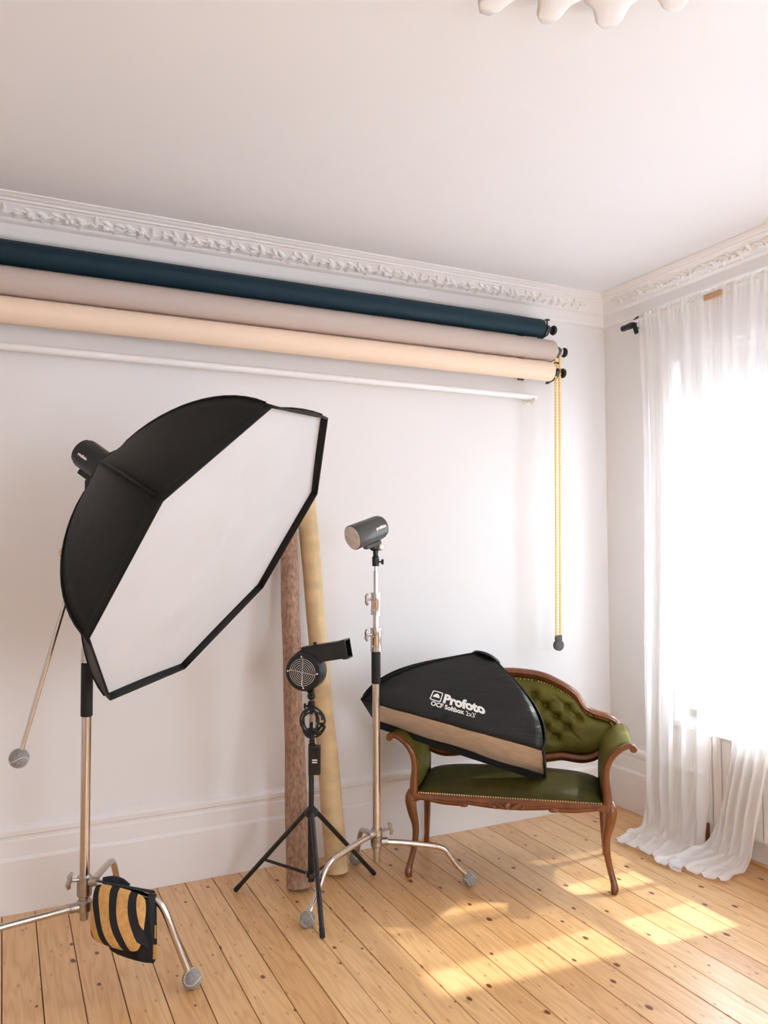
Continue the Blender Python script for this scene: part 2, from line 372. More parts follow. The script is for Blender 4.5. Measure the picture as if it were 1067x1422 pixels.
# leafy plaster relief on the sloping band of the cornice: one module of leaves, stalks and berries, repeated
def relief_module(L, rnd):
    gs = []
    def P(s, q, h): return V(s, -(.057+.046*q), 2.986+.033*q) + V(0, -.58, -.81)*h
    along, acr, nrm = V(1, 0, 0), V(0, -.81, .58), V(0, -.58, -.81)
    n = int(L/.052)
    for i in range(n):
        s = (i+.5)*L/n
        for q, tilt in ((.28, .7), (.72, -.75)):
            t_ = tilt + rnd.uniform(-.7, .7); d = along*math.cos(t_)+acr*math.sin(t_); w = nrm.cross(d)
            gs.append(sphere(P(s+rnd.uniform(-.008, .008), q+rnd.uniform(-.1, .1), .004), rnd.uniform(.022, .031), 8, 5, (1, .40, .36), (d, w, nrm)))
        if i % 3 == 1:
            for _ in range(3): gs.append(sphere(P(s+rnd.uniform(-.014, .014), rnd.uniform(.35, .65), .012), .0105, 7, 5))
        else: gs.append(sphere(P(s, .5, .010), .014, 8, 5, (1, .6, .6), (along, acr, nrm)))
    gs.append(tube([P(L*i/16, .5+.25*math.sin(i/16*6*PI), .005) for i in range(17)], .006, 6))
    return join(*gs)
L = .47; rnd = random.Random(3)
mods = []
for i in range(8):
    o = obj('floral_relief', relief_module(L, rnd), M['floral'], cb, kind='stuff') if i < 3 else bpy.data.objects.new('floral_relief', mods[i % 3].data)
    if i >= 3: COL.objects.link(o); o.parent = cb; o['kind'] = 'stuff'
    o.location = (-.62+L*i, YB, 0); mods.append(o)
for i in range(3):
    o = bpy.data.objects.new('floral_relief', mods[i].data); COL.objects.link(o); o.parent = cr_; o['kind'] = 'stuff'
    o.location = (XR, 3.62-L*i, 0); o.rotation_euler = (0, 0, -PI/2)

# ceiling rose: ring of acanthus leaves, only its far tips reach into the picture
rose_c = V(1.18, 1.18, ZC)
rose = obj('ceiling_rose', lathe(rose_c, (0, 0, -1), [(0, .44), (.010, .44), (.018, .42), (.020, .36), (.034, .33), (.036, .22), (.05, .2), (.055, .08), (.08, .05), (.085, .0)], 48), M['plaster'], kind='structure', angle=.4, loc=rose_c)
for k in range(20):
    a = 2*PI*k/20-math.radians(16); d = V(math.cos(a), math.sin(a), 0); w = V(-d.y, d.x, 0)
    big = 1.03 if k % 2 == 0 else .96
    def leaf(u, v, d=d, w=w, big=big):
        r = .30 + .275*big*v; half = .072*(math.sin(PI*min(1, v*.86+.10))**.8)*(1+.16*math.sin(v*22))*big
        x = (u-.5)*2; return rose_c + d*r + w*(x*half) + V(0, 0, -.012-.030*math.sin(PI*v)*(1-.5*x*x)-.008*abs(math.sin(x*5))*(1-v)-(.045*v**3))
    obj('acanthus_leaf', solid(grid(leaf, 8, 12), (0, 0, .01)), M['plaster'], rose, angle=0)

# windows: sashes with a meeting rail and one glazing bar; the second window is added for light
for i, (ya, yb) in enumerate(WIN):
    xs = XR+.16
    zr = 1.45; yc = (ya+yb)/2
    fr = obj(f'window_{i+1}', join(bx(xs-.05, xs+.05, ya, ya+.05, WZ0, WZ1), bx(xs-.05, xs+.05, yb-.05, yb, WZ0, WZ1), bx(xs-.05, xs+.05, ya, yb, WZ1-.06, WZ1), bx(xs-.05, xs+.05, ya, yb, WZ0, WZ0+.04)), M['trimwhite'], kind='structure', smooth=False)
    for nm, z0, z1, xo in (('lower_sash', WZ0+.04, zr+.03, -.015), ('upper_sash', zr-.03, WZ1-.06, .025)):
        sh = obj(nm, join(bx(xs+xo-.02, xs+xo+.02, ya+.05, ya+.10, z0, z1), bx(xs+xo-.02, xs+xo+.02, yb-.10, yb-.05, z0, z1), bx(xs+xo-.02, xs+xo+.02, ya+.1, yb-.1, z0, z0+(.09 if xo < 0 else .05)), bx(xs+xo-.02, xs+xo+.02, ya+.1, yb-.1, z1-.05, z1), bx(xs+xo-.015, xs+xo+.015, yc-.012, yc+.012, z0, z1)), M['trimwhite'], fr, smooth=False)
        for p0, p1 in ((ya+.1, yc-.012), (yc+.012, yb-.1)):
            obj('pane', bx(xs+xo-.002, xs+xo+.002, p0, p1, z0+.05, z1-.05), M['glass'], sh, smooth=False)
    obj('window_sill', bx(XR-.025, XR+.12, ya-.05, yb+.05, WZ0-.035, WZ0), M['trimwhite'], fr, smooth=False, bevel=.006)
    portal(f'window_portal_{i+1}', (XR+T+.02, yc, (WZ0+WZ1)/2), WZ1-WZ0, yb-ya, (-1, 0, 0))
rw = obj('window_4', join(bx(RW[0], RW[0]+.06, YR-.12, YR-.04, .6, 2.5), bx(RW[1]-.06, RW[1], YR-.12, YR-.04, .6, 2.5), bx(RW[0], RW[1], YR-.12, YR-.04, .6, .68), bx(RW[0], RW[1], YR-.12, YR-.04, 2.42, 2.5), bx(RW[0], RW[1], YR-.11, YR-.05, 1.5, 1.56), bx(1.53, 1.57, YR-.11, YR-.05, .6, 2.5)), M['trimwhite'], kind='structure', smooth=False)  # rear window out of view, added to brighten the room
for a_, b_ in ((RW[0]+.06, 1.53), (1.57, RW[1]-.06)):
    for z0, z1 in ((.68, 1.5), (1.56, 2.42)): obj('pane', bx(a_, b_, YR-.082, YR-.078, z0, z1), M['glass'], rw, smooth=False)
portal('window_portal_4', ((RW[0]+RW[1])/2, YR-.17, 1.55), RW[1]-RW[0], 1.9, (0, 1, 0))
# roller blind
ya, yb = WIN[0]
bl = thing('roller_blind', 'white roller blind half lowered in window behind sheer curtains', 'blind', V(XR+.06, (ya+yb)/2, WZ1))
obj('blind_cloth', bx(XR+.058, XR+.061, ya+.03, yb-.03, 2.33, WZ1-.02), M['blind'], bl, smooth=False)
obj('roller', cyl((XR+.06, ya+.01, WZ1-.025), (XR+.06, yb-.01, WZ1-.025), .02), M['blind'], bl)
obj('bottom_bar', bx(XR+.052, XR+.067, ya+.03, yb-.03, 2.315, 2.34), M['blind'], bl, smooth=False, bevel=.003)

# radiator under the window
rad = thing('radiator', 'white panel radiator under window between the sheer curtains', 'radiator', V(3.28, 2.6, .13))
for xc, nm in ((3.262, 'front_panel'), (3.315, 'rear_panel')):
    nf = 14; y0, y1 = 2.17, 2.985; w = (y1-y0)/nf
    obj(nm, join(*[join(bx(xc-.010, xc+.010, y0+w*i+.004, y0+w*(i+1)-.004, .15, .575), bx(xc-.006, xc+.006, y0+w*i-.002, y0+w*(i+1)+.002, .14, .585)) for i in range(nf)]), M['radiator'], rad, smooth=False)
obj('top_grille', bx(3.25, 3.328, 2.17, 2.985, .582, .590), M['radiator'], rad, smooth=False, bevel=.002)
obj('wall_bracket', bx(3.32, XR, 2.9, 2.93, .2, .5), M['radiator'], rad, smooth=False)
obj('valve', join(lathe((3.285, 2.995, .155), (0, 0, 1), [(0, .012), (.02, .014), (.03, .02), (.07, .019), (.08, .012)]), cyl((3.285, 2.97, .17), (3.285, 3.0, .17), .012)), M['chrome'], rad)
obj('copper_pipe', cyl((3.285, 2.995, 0), (3.285, 2.995, .155), .011), M['copper'], rad, label='brown copper feed pipe')

# curtain rod
rod = thing('curtain_rod', 'thin curtain rod with black end cap above the sheer curtains', 'curtain rod', V(3.245, 3.42, 2.83))
obj('rod_bar', cyl((3.245, 1.9, 2.835), (3.245, 3.41, 2.835), .011), M['trimwhite'], rod)
obj('finial', lathe((3.245, 3.405, 2.818), (0, 1, -.02), [(0, .012), (.012, .018), (.04, .019), (.075, .016), (.082, .018), (.10, .016), (.105, .008)]), M['black'], rod, label='black end cap')
obj('rod_bracket', join(tube([(3.245, 3.375, 2.845), (3.245, 3.40, 2.838), (3.246, 3.408, 2.815), (3.248, 3.402, 2.79), (3.25, 3.395, 2.765)], .010, 8, flat=1.6), cyl((3.246, 3.405, 2.80), (XR, 3.42, 2.80), .007)), M['black'], rod, label='black bracket')
bat = obj('wooden_batten', bx(3.19, 3.207, 2.755, 2.862, 2.790, 2.822), M['lightwood'], smooth=False, bevel=.002, loc=V(3.2, 2.81, 2.79))
tag(bat, 'short pale wooden batten on the heading of the sheer curtains', 'batten')

# sheer curtains
def curtain(name, label, rows, nf, seed, gap=None):
    zs = [r[0] for r in rows]; rn = random.Random(seed)
    Lr = spline([V(*r[1]) for r in rows], 10); Rr = spline([V(*r[2]) for r in rows], 10)
    N = len(Lr)-1; ph = [rn.uniform(0, 6.28) for _ in range(4)]; nvis = (len(rows)-1)
    def fn(s, t_):
        i = min(int(t_*N), N-1); q = t_*N-i
        a = Lr[i].lerp(Lr[i+1], q); b_ = Rr[i].lerp(Rr[i+1], q); z = a.z*(1-s)+b_.z*s
        hang = min(1, max(0, (z-.02)/.25)); p = a.lerp(b_, s)
        amp = .006+.017*min(1, t_*2.2)
        wv = math.sin(2*PI*nf*s+ph[0]+1.3*math.sin(3*s+ph[1]+t_*1.5)) + .55*math.sin(2*PI*nf*1.73*s+ph[2]+t_*2)
        top = max(0, 1-t_/.05)
        wv += top*1.2*math.sin(2*PI*nf*4*s+ph[3])
        p.x += amp*wv*hang
        if hang < 1: p.z += (1-hang)*(.010*max(0, wv)+.012*(1+math.sin(9*s+11*t_+ph[1]))*.5 + .010*max(0, math.sin(40*t_+3*s+ph[2])))
        p.z = max(p.z, .006)
        return p
    g = grid(fn, 130, 110)
    if gap:
        g = (g[0], [q for q in g[1] if not gap(sum((g[0][i] for i in q), V(0, 0, 0))/4)])
    o = obj(name, g, M['sheer'], angle=0, loc=V(3.22, (rows[0][1][1]+rows[0][2][1])/2, 0))
    return tag(o, label, 'curtain', 'sheer curtains at the window')
curtain('sheer_curtain', 'long sheer white curtain nearest the room corner, hem puddling on floor', [
    (2.86, (3.24, 3.37, 2.86), (3.24, 2.885, 2.86)), (2.2, (3.23, 3.33, 2.2), (3.225, 2.87, 2.2)), (1.4, (3.22, 3.335, 1.4), (3.22, 2.885, 1.4)), (.8, (3.21, 3.345, .8), (3.21, 2.90, .8)), (.3, (3.20, 3.345, .3), (3.205, 2.917, .3)),
    (.03, (3.17, 3.335, .03), (3.195, 2.945, .03)), (.01, (3.03, 3.29, .01), (3.10, 2.93, .01)), (.008, (2.90, 3.25, .008), (2.89, 2.80, .008))], 5, 1)
curtain('sheer_curtain', 'sheer white curtain swept toward the corner over the radiator, hem trailing on floor', [
    (2.86, (3.24, 2.87, 2.86), (3.24, 2.38, 2.86)), (2.2, (3.225, 2.86, 2.2), (3.225, 2.44, 2.2)), (1.4, (3.215, 2.82, 1.4), (3.215, 2.50, 1.4)), (.7, (3.205, 2.775, .7), (3.205, 2.53, .7)), (.42, (3.20, 2.81, .42), (3.20, 2.572, .42)),
    (.09, (3.18, 2.89, .09), (3.185, 2.655, .06)), (.015, (3.08, 2.95, .016), (3.11, 2.665, .014)), (.012, (2.87, 2.95, .014), (2.99, 2.63, .01))], 5, 2)

# ------------------------------------------------------------------ paper rolls on the wall hooks
ROLLS = [('navy', M['blue'], 2.7985, .0530, 2.767, 'dark navy blue paper backdrop roll, topmost of the three on the wall'),
         ('grey', M['grey'], 2.6765, .0600, 2.842, 'taupe grey paper backdrop roll, middle of the three on the wall'),
         ('cream', M['cream'], 2.5535, .0555, 2.830, 'cream paper backdrop roll, lowest of the three on the wall')]
RY = 3.65
for nm, m_, z, r, xe, lab in ROLLS:
    t_ = thing('backdrop_roll', lab, 'paper roll', V((xe-.75)/2, RY, z-r), 'paper backdrop rolls on the back wall')
    x0 = -.78
    obj('paper', lathe((x0, RY, z), (1, 0, 0), [(0, r*.97), (.003, r), (xe-x0-.004, r), (xe-x0, r*.97), (xe-x0, .028), (xe-x0-.02, .027)], 40, cap=False), m_, t_, angle=.5)
    obj('core', lathe((x0, RY, z), (1, 0, 0), [(0, .028), (xe-x0+.004, .028), (xe-x0+.004, .020), (xe-x0-.01, .020)], 24), M['lightwood'], t_)
    # hook, drive plug and hand wheel of this roll
    hx = xe+.006
    mech = thing('roll_mechanism', f'black expanding plug and hand wheel at the end of the {nm} paper roll', 'roll fitting', V(hx, RY, z), 'roll plugs with hand wheels')
    obj('plug', lathe((hx, RY, z), (1, 0, 0), [(0, .022), (.010, .020), (.014, .014), (.05, .012)]), M['black'] , mech)
    obj('hook_arm', prism([V(hx-.008, RY+.05, z-.062), V(hx+.022, RY-.004, z-.034), V(hx+.028, RY-.026, z+.006), V(hx+.028, RY, z+.030), V(hx+.022, RY+.026, z+.016)], (.024, 0, 0)), M['black'], mech, smooth=False, bevel=.003)
    obj('spindle', cyl((hx, RY, z), (hx+.09, RY, z), .008), M['white'] if nm == 'grey' else M['blackmetal'], mech)
    obj('hand_wheel', lathe((hx+.070, RY, z), (1, 0, 0), [(0, .012), (.006, .026), (.014, .029), (.022, .026), (.025, .012), (.026, .004)], 20), M['black'], mech)
    if nm != 'grey':
        obj('wing_screw', join(cyl((hx+.040, RY, z+.02), (hx+.040, RY, z+.055), .005), lathe((hx+.040, RY, z+.050), (0, 0, 1), [(0, .006), (.003, .016), (.008, .016), (.011, .006)])), M['black'], mech)
    else:
        obj('chain_wheel', lathe((hx+.022, RY, z), (1, 0, 0), [(0, .024), (.004, .025), (.008, .015), (.030, .015), (.034, .025), (.038, .024)], 20), M['white'], mech, label='white chain wheel')
for x in (2.72,):
    w = thing('hook_bracket', 'black three-hook wall bracket half hidden behind the right end of the paper rolls', 'wall bracket', V(x, 3.74, 2.5))
    obj('mounting_plate', bx(x-.02, x+.02, YB-.012, YB, 2.522, 2.85), M['black'], w, smooth=False, bevel=.002)
    for _n, _m, z, r, xe, _l in ROLLS:
        obj('arm', bx(x-.016, x+.016, RY+r+.004, YB-.01, z-.012, z+.012), M['black'], w, smooth=False, bevel=.002)

# white pole below the rolls
wp = thing('white_pole', 'slim white pole mounted on the back wall under the cream roll', 'pole', V(1, 3.72, 2.41))
obj('pole', lathe((-.9, 3.72, 2.4145), (1, 0, 0), [(0, .0176), (3.675, .0176), (3.68, .015)], 20), M['trimwhite'], wp)
for x in (2.755, -.7):
    obj('pole_bracket', join(lathe((x, YB, 2.395), (0, -1, 0), [(0, .018), (.005, .018), (.007, .007), (.07, .007)], 14), tube([(x, 3.745, 2.398), (x, 3.735, 2.388), (x, 3.72, 2.386), (x, 3.705, 2.392), (x, 3.70, 2.405)], .006, 8, flat=1.5), cyl((x, 3.722, 2.375), (x, 3.722, 2.40), .008)), M['trimwhite'], wp)

# pull chain of the grey roll
ch = thing('pull_chain', 'yellow plastic pull chain with dark round weight hanging from the grey roll', 'chain', V(2.86, 3.645, .96))
top1, bot1 = V(2.868, 3.645, 2.688), V(2.846, 3.645, 1.04); top2, bot2 = V(2.896, 3.645, 2.69), V(2.874, 3.645, 1.04)
gs = []
for a, b_ in ((top1, bot1), (top2, bot2)):
    n = 92
    gs.append(cyl(a, b_, .0045, 6))
    for i in range(n+1):
        p = a.lerp(b_, i/n); gs.append(box(p, .014, .008, .0105))
obj('bead_strand', join(*gs), M['yellowchain'], ch, smooth=False, kind='stuff')
wz = V(2.860, 3.645, .985)
obj('weight', join(lathe(wz-V(0, .014, 0), (0, 1, 0), [(0, .026), (.004, .031), (.024, .031), (.028, .026)], 24), box(wz+V(0, 0, .042), .036, .022, .03)), M['weight'], ch)

# ------------------------------------------------------------------ stands
def tennis_ball(c, parent, spin=0):
    R_ = .0335; b_ = obj('tennis_ball', sphere(c, R_, 24, 16), M['felt'], parent, angle=0, label='grey tennis ball pushed over the end')
    pts = []
    for i in range(48):
        t_ = 2*PI*i/48; x, y, z = .78*math.cos(t_)+.22*math.cos(3*t_), .78*math.sin(t_)-.22*math.sin(3*t_), 2*math.sqrt(.78*.22)*math.sin(2*t_)
        p = V(x, y, z).normalized(); p = Matrix.Rotation(spin, 3, 'Z') @ Matrix.Rotation(1.0, 3, 'X') @ p; pts.append(V(c)+p*(R_+.0002))
    obj('ball_seam', tube(pts, .0012, 5, closed=True), M['seam'], b_)
def tee_knob(c, d, parent, s=1.0):
    d = V(d).normalized(); u, v, w = frame_of(d); c = V(c)
    obj('tee_knob', join(cyl(c, c+d*.026*s, .0045*s, 8), tube([c+d*.024*s-v*.020*s, c+d*.030*s-v*.010*s, c+d*.027*s, c+d*.030*s+v*.010*s, c+d*.024*s+v*.020*s], [.005*s, .0065*s, .007*s, .0065*s, .005*s], 8)), M['cast'], parent)
def cstand_leg(hub, z0, foot, parent, ball=True, spin=0, rise=-.045):
    hub = V(hub[0], hub[1], 0); foot = V(foot[0], foot[1], 0); d = foot-hub; R_ = d.length; d.normalize()
    pts = [hub+d*.022+V(0, 0, z0), hub+d*(R_*.30)+V(0, 0, z0+rise*.4), hub+d*(R_*.58)+V(0, 0, z0+rise), hub+d*(R_*.68)+V(0, 0, z0-.012+rise), hub+d*(R_*.76)+V(0, 0, (z0+rise)*.82), hub+d*(R_*.87)+V(0, 0, (z0+rise)*.48), foot+V(0, 0, .045)-d*.006]
    lg = obj('leg', tube(spline(pts, 6), .0125, 12), M['chrome'], parent)
    obj('leg_socket', lathe(hub+V(0, 0, z0), d, [(.0, .017), (.046, .017), (.050, .0155)], 14), M['cast'], parent)
    if ball: tennis_ball(foot+V(0, 0, .0335), lg, spin)
def cstand(name, label, x, y, zb, zbase, feet, ztube, ztop, sleeve, collars, knob_dir):
    """zb: bottom of the column, zbase: list of leg heights, ztube: top of base tube"""
    st = thing(name, label, 'light stand', V(x, y, 0), 'chrome turtle-base light stands')
    obj('column', lathe((x, y, zb+.07), (0, 0, 1), [(0, .0172), (ztube-zb-.07, .0172)], 20), M['chrome'], st)
    obj('base_tip', lathe((x, y, zb), (0, 0, 1), [(0, .014), (.004, .0155), (.05, .0155), (.052, .019), (.075, .019)], 16), M['cast'], st)
    obj('hub', join(*[lathe((x, y, z-.020), (0, 0, 1), [(0, .023), (.004, .026), (.036, .026), (.040, .022)], 18) for z in zbase]), M['cast'], st)
    for (fx, fy, ball, rise), z in zip(feet, zbase): cstand_leg((x, y), z, (fx, fy), st, ball, spin=fx*3, rise=rise)
    tee_knob((x+knob_dir[0]*.026, y+knob_dir[1]*.026, max(zbase)+.012), (*knob_dir, .25), st, 1.35)
    obj('grip_sleeve', lathe((x, y, sleeve[0]), (0, 0, 1), [(0, .019), (.003, .021), (sleeve[1]-sleeve[0]-.003, .021), (sleeve[1]-sleeve[0], .019)], 20), M['rubber'], st, label='black rubber grip sleeve')
    return st

# right stand with the grey flash
RX, RYs, D = 1.525, 3.25, 3.525
def zR(py): return at(522, py, D).z
zl = zR(1171)
rs = cstand('light_stand', 'chrome light stand with tennis ball feet, carrying the grey flash in front of the settee', RX, RYs, zR(1197), [zl+.005, zl+.045, zl+.022],
            [(1.943, 3.145, True, -.035), (1.142, 3.105, True, -.035), (1.575, 3.60, True, -.035)], zR(905), zR(783), (zR(951), zR(906)), None, (.85, -.5))
for za, zb2, r0, r1 in ((zR(906), zR(873), .0245, .0135), (zR(855), zR(824), .0215, .0105)):
    h = zb2-za
    cl = obj('collar', lathe((RX, RYs, za), (0, 0, 1), [(0, r0-.004), (.0, r0+.002), (.006, r0+.002), (.007, r0), (h*.5, r0), (h*.52, r0+.0006), (h-.007, r0), (h-.006, r0+.003), (h, r0+.003), (h, r1)], 20), M['chrome'], rs, angle=.4)
    tee_knob((RX-.9*r0, RYs-.35*r0, za+h*.72), (-.93, -.3, 0), rs, 1.25)
    obj('lock_bolt', sphere((RX-.95*r0, RYs-.35*r0, za+h*.22), .008, 8, 6), M['cast'], rs)
obj('riser', lathe((RX, RYs, zR(873)-.01), (0, 0, 1), [(0, .0125), (zR(855)-zR(873)+.03, .0125)], 16), M['chrome'], rs)
obj('top_riser', lathe((RX, RYs, zR(824)-.01), (0, 0, 1), [(0, .0098), (zR(794)-zR(824)+.01, .0098), (zR(794)-zR(824)+.012, .006), (zR(781)-zR(824)+.01, .006)], 16), M['chrome'], rs)

def flash(name, label, front, back, r, body, stand_top, lens=True, text_up=None, txt=None):
    ax = (front-back).normalized(); Lf = (front-back).length
    fl = thing(name, label, 'flash head', (front+back)/2, 'studio flash heads')
    obj('body', lathe(back, ax, [(0, r*.78), (.004, r*.86), (.016, r*.88), (.018, r*.97), (.03, r), (Lf*.55, r), (Lf*.57, r*1.015), (Lf-.012, r*1.02), (Lf-.002, r*1.02), (Lf, r*.96)], 32), body, fl, angle=.5)
    if lens: obj('front_glass', lathe(front, ax, [(0, r*.95), (.002, r*.93), (.005, r*.6), (.006, 0.001)], 32), M['lens'], fl)
    side = ax.cross(V(0, 0, 1)).normalized(); dn = side.cross(ax).normalized()
    if dn.z > 0: dn = -dn
    mid = back+ax*(Lf*.45)
    obj('mount_rail', box(mid+dn*(r+.008), .085, .03, .018, (ax, side, dn)), M['flashgrey'] if body is M['flashgrey'] else M['black'], fl, smooth=False, bevel=.003)
    k = V(stand_top)+V(0, 0, .075)
    yk = obj('tilt_yoke', join(tube([mid+dn*(r+.012), k+V(0, 0, .005), k-V(0, 0, .03)], [.013, .015, .012], 10), cyl(k-V(.022, .012, 0), k+V(.022, .012, 0), .017, 16), lathe(V(stand_top), (0, 0, 1), [(-.012, .014), (-.010, .0165), (.03, .0165), (.035, .012), (.06, .012)], 14)), M['black'], fl)
    obj('tilt_knob', lathe(k+rgt*.014-fwd*.010, rgt*.7-fwd*.6, [(0, .012), (.004, .016), (.018, .015), (.021, .010)], 14), M['cast'] if lens else M['black'], yk)
    obj('clamp_screw', lathe(V(stand_top)+V(0, 0, .008)+rgt*.010, rgt, [(0, .004), (.014, .004), (.016, .012), (.024, .013), (.027, .009)], 12), M['black'], yk)
    return fl, ax
def text_mesh(body, size, bold=.0, xs=1.0, shear=0):
    cu = bpy.data.curves.new('t', 'FONT'); cu.body = body; cu.size = size; cu.offset = bold; cu.resolution_u = 3; cu.shear = shear
    o = bpy.data.objects.new('t', cu); COL.objects.link(o)
    dg = bpy.context.evaluated_depsgraph_get(); me = bpy.data.meshes.new_from_object(o.evaluated_get(dg))
    vs = [(v.co.x*xs, v.co.y) for v in me.vertices]; fs = [tuple(p.vertices) for p in me.polygons]
    bpy.data.objects.remove(o); bpy.data.meshes.remove(me); bpy.data.curves.remove(cu)
    return vs, fs
# grey flash: pointing toward the room, lens tilted down
fc = at(510.5, 738.5, 3.46); ax = (rgt*-.78*.93 + upv*-.78*.36 - fwd*.62).normalized()
front, back = fc+ax*.088, fc-ax*.088
fl, ax = flash('studio_flash', 'dark grey studio flash with pale frosted front glass on top of the chrome stand', front, back, .054, M['flashgrey'], (RX, RYs, zR(783)))
def wrap_text(fl, back, ax, r, s0, ang0, body, size, mat_, way=-1):
    vs, fs = text_mesh(body, size, .0012)
    side0 = -fwd - ax*(-fwd).dot(ax); side0.normalize(); w = ax.cross(side0)
    P = []
    for x, y in vs:
        a = ang0-way*y/r; d = side0*math.cos(a)+w*math.sin(a); P.append(back+ax*(s0+way*x)+d*(r+.0012))
    return obj('lettering', (P, fs), mat_, fl, smooth=False)
wrap_text(fl, back, ax, .054, .078, -.15, 'profoto', .018, M['white'])

# left stand with the octagonal softbox
LX, LY, DL = .281, 3.062, 2.822
def zL(py): return at(117, py, DL).z
ls = cstand('light_stand', 'chrome light stand holding up the big octagonal softbox, weighted by a striped sandbag', LX, LY, zL(1276), [zL(1224), zL(1257), zL(1236)],
            [(.622, 2.862, True, -.05), (-.20, 2.985, True, -.004), (.47, 3.47, True, -.01)], zL(920), 1.8, (zL(997), zL(922)), None, (-.8, -.45))
h = zL(885)-zL(921)
obj('collar', lathe((LX, LY, zL(921)), (0, 0, 1), [(0, .02), (0, .0235), (.006, .0235), (.007, .021), (h*.5, .021), (h*.55, .019), (h-.008, .019), (h-.007, .022), (h, .022), (h, .012)], 20), M['chrome'], ls, angle=.4)
obj('riser', lathe((LX, LY, zL(890)), (0, 0, 1), [(0, .0125), (1.74-zL(890), .0125), (1.742-zL(890), .008), (1.765-zL(890), .008)], 16), M['chrome'], ls)
# grip arm hanging from a grip head on this stand
ga = thing('grip_arm', 'thin brassy grip arm slanting down behind the octagonal softbox, ball on its tip', 'grip arm', V(LX-.03, LY-.04, 1.55))
tip = at(29, 1045, 2.74); headp = V(LX-.012, LY-.048, at(108, 735, 2.80).z)
obj('arm_rod', cyl(tip, headp+(headp-tip).normalized()*.05, .0078, 12), M['chrome'], ga)
tennis_ball(tip + (tip-headp).normalized()*.020, ga, 1.2)
obj('grip_head', join(lathe((LX, LY-.005, headp.z), (0, -1, 0), [(-.022, .026), (-.018, .030), (.010, .030), (.014, .026), (.018, .030), (.032, .030), (.036, .02)], 20)), M['cast'], ga)
kp = at(87, 768, 2.80)
obj('grip_screw', join(cyl(kp, headp+V(0, -.02, 0), .006, 8), sphere(kp, .016, 10, 8, (.8, .8, 1.2))), M['brass'], ga)

# octagonal softbox
OC = V(.689, 2.708, 1.528); ON = V(.639, -.536, -.552).normalized()
OV = [V(*p) for p in ((.733, 2.298, 1.978), (1.051, 2.639, 2.015), (1.156, 3.02, 1.766), (.988, 3.218, 1.379), (.645, 3.118, 1.078), (.328, 2.778, 1.042), (.222, 2.396, 1.29), (.39, 2.198, 1.677))]
ob = thing('octagonal_softbox', 'large black octagonal softbox with white front tilted down on the left stand', 'softbox', OC)
DEP, RINGR = .53, .085
def shell(k0_, fr_, v):
    """k0: corner index, fr: fraction to the next corner, v: 0 at front lip .. 1 at speed ring"""
    a, b_ = OV[k0_ % 8], OV[(k0_+1) % 8]; rim = a.lerp(b_, fr_)
    d = rim-OC; d -= ON*d.dot(ON); dl = d.length; dn = d/dl
    h = DEP*v; rr = RINGR + (dl-RINGR)*(1-v**1.7)**.86 if v < 1 else RINGR
    seam = 4*fr_*(1-fr_); rr -= .030*seam*math.sin(PI*min(1, v))*1.0
    return OC - ON*h + dn*rr
for k in range(8):
    obj('fabric_panel', solid(grid(lambda u, v, k=k: shell(k, u, 0.045+.955*v), 10, 18), ON*.004), M['nylon'], ob, angle=0)
    # lip that stands proud of the diffuser, and the rod sewn into each seam
    a, b_ = OV[k], OV[(k+1) % 8]
    def lip(u, v, k=k): p = shell(k, u, .05*(1-v)); return p
    g = grid(lip, 8, 3); inw = (OC-(a+b_)/2).normalized()*.006
    obj('rim_strip', solid(g, inw), M['nylon'], ob, angle=0)
    obj('seam_rod', tube([shell(k, 0, .05+.95*i/14) for i in range(15)], .0045, 6), M['nylon'], ob)
def diff(u, v):
    k = u*8; k0_ = int(k) % 8; f = k-int(k); a, b_ = OV[k0_], OV[(k0_+1) % 8]; p = a.lerp(b_, f); c = OC-ON*.026
    q = c + (p-ON*.026-c)*(v*.985); return q + ON*(.006*math.sin(9*v+5*math.sin(u*2*PI))*v*(1-v)*4*.5)
obj('diffuser', grid(diff, 64, 14), M['diffuser'], ob, angle=0, label='white front diffuser')
obj('speed_ring', lathe(OC-ON*(DEP-.012), -ON, [(0, RINGR+.004), (.004, RINGR+.010), (.022, RINGR+.010), (.026, RINGR-.01), (.026, .055)], 28), M['black'], ob)
bk = OC-ON*(DEP+.155); ft = OC-ON*(DEP-.03)
fl2, ax2 = flash('studio_flash', 'black studio flash mounted behind the octagonal softbox', ft, bk, .056, M['flashblack'], (LX, LY, 1.765), lens=False)
wrap_text(fl2, bk, ax2, .056, .035, .15, 'profoto', .013, M['white'], 1)

# sandbag over the right leg of the left stand
sbp = V(.43, 2.98, .05)
sb = thing('sandbag', 'black and yellow striped sandbag saddled over the leg of the left stand', 'sandbag', sbp)
def pouch(tl, trr, brr, bll, thick, belly, seed):
    nrm = (trr-tl).cross(bll-tl).normalized()
    if nrm.dot(fwd) > 0: nrm = -nrm
    def fn(u, v, sgn):
        p = tl.lerp(trr, u).lerp(bll.lerp(brr, u), v); p = p.lerp((tl+trr+brr+bll)/4, .13*(abs(2*u-1)*abs(2*v-1))**3); e = (max(0, 4*u*(1-u))**.45)*(max(0, 4*v*(1-v))**.4)
        return p + nrm*sgn*(thick*e*(.55+.6*v) + .003*math.sin(8*u+5*v+seed)*e)
    a = grid(lambda u, v: fn(u, v, 1), 20, 20); b_ = grid(lambda u, v: fn(1-u, v, -1), 20, 20)
    return a, b_
def uvset(o, nu, nv):
    me = o.data; uvl = me.uv_layers.new(name='UVMap'); n = (nu+1)*(nv+1)
    for lp in me.loops:
        i = lp.vertex_index % n; uvl.data[lp.index].uv = ((i % (nu+1))/nu if lp.vertex_index < n else 1-(i % (nu+1))/nu, (i//(nu+1))/nv)
d1 = 2.74
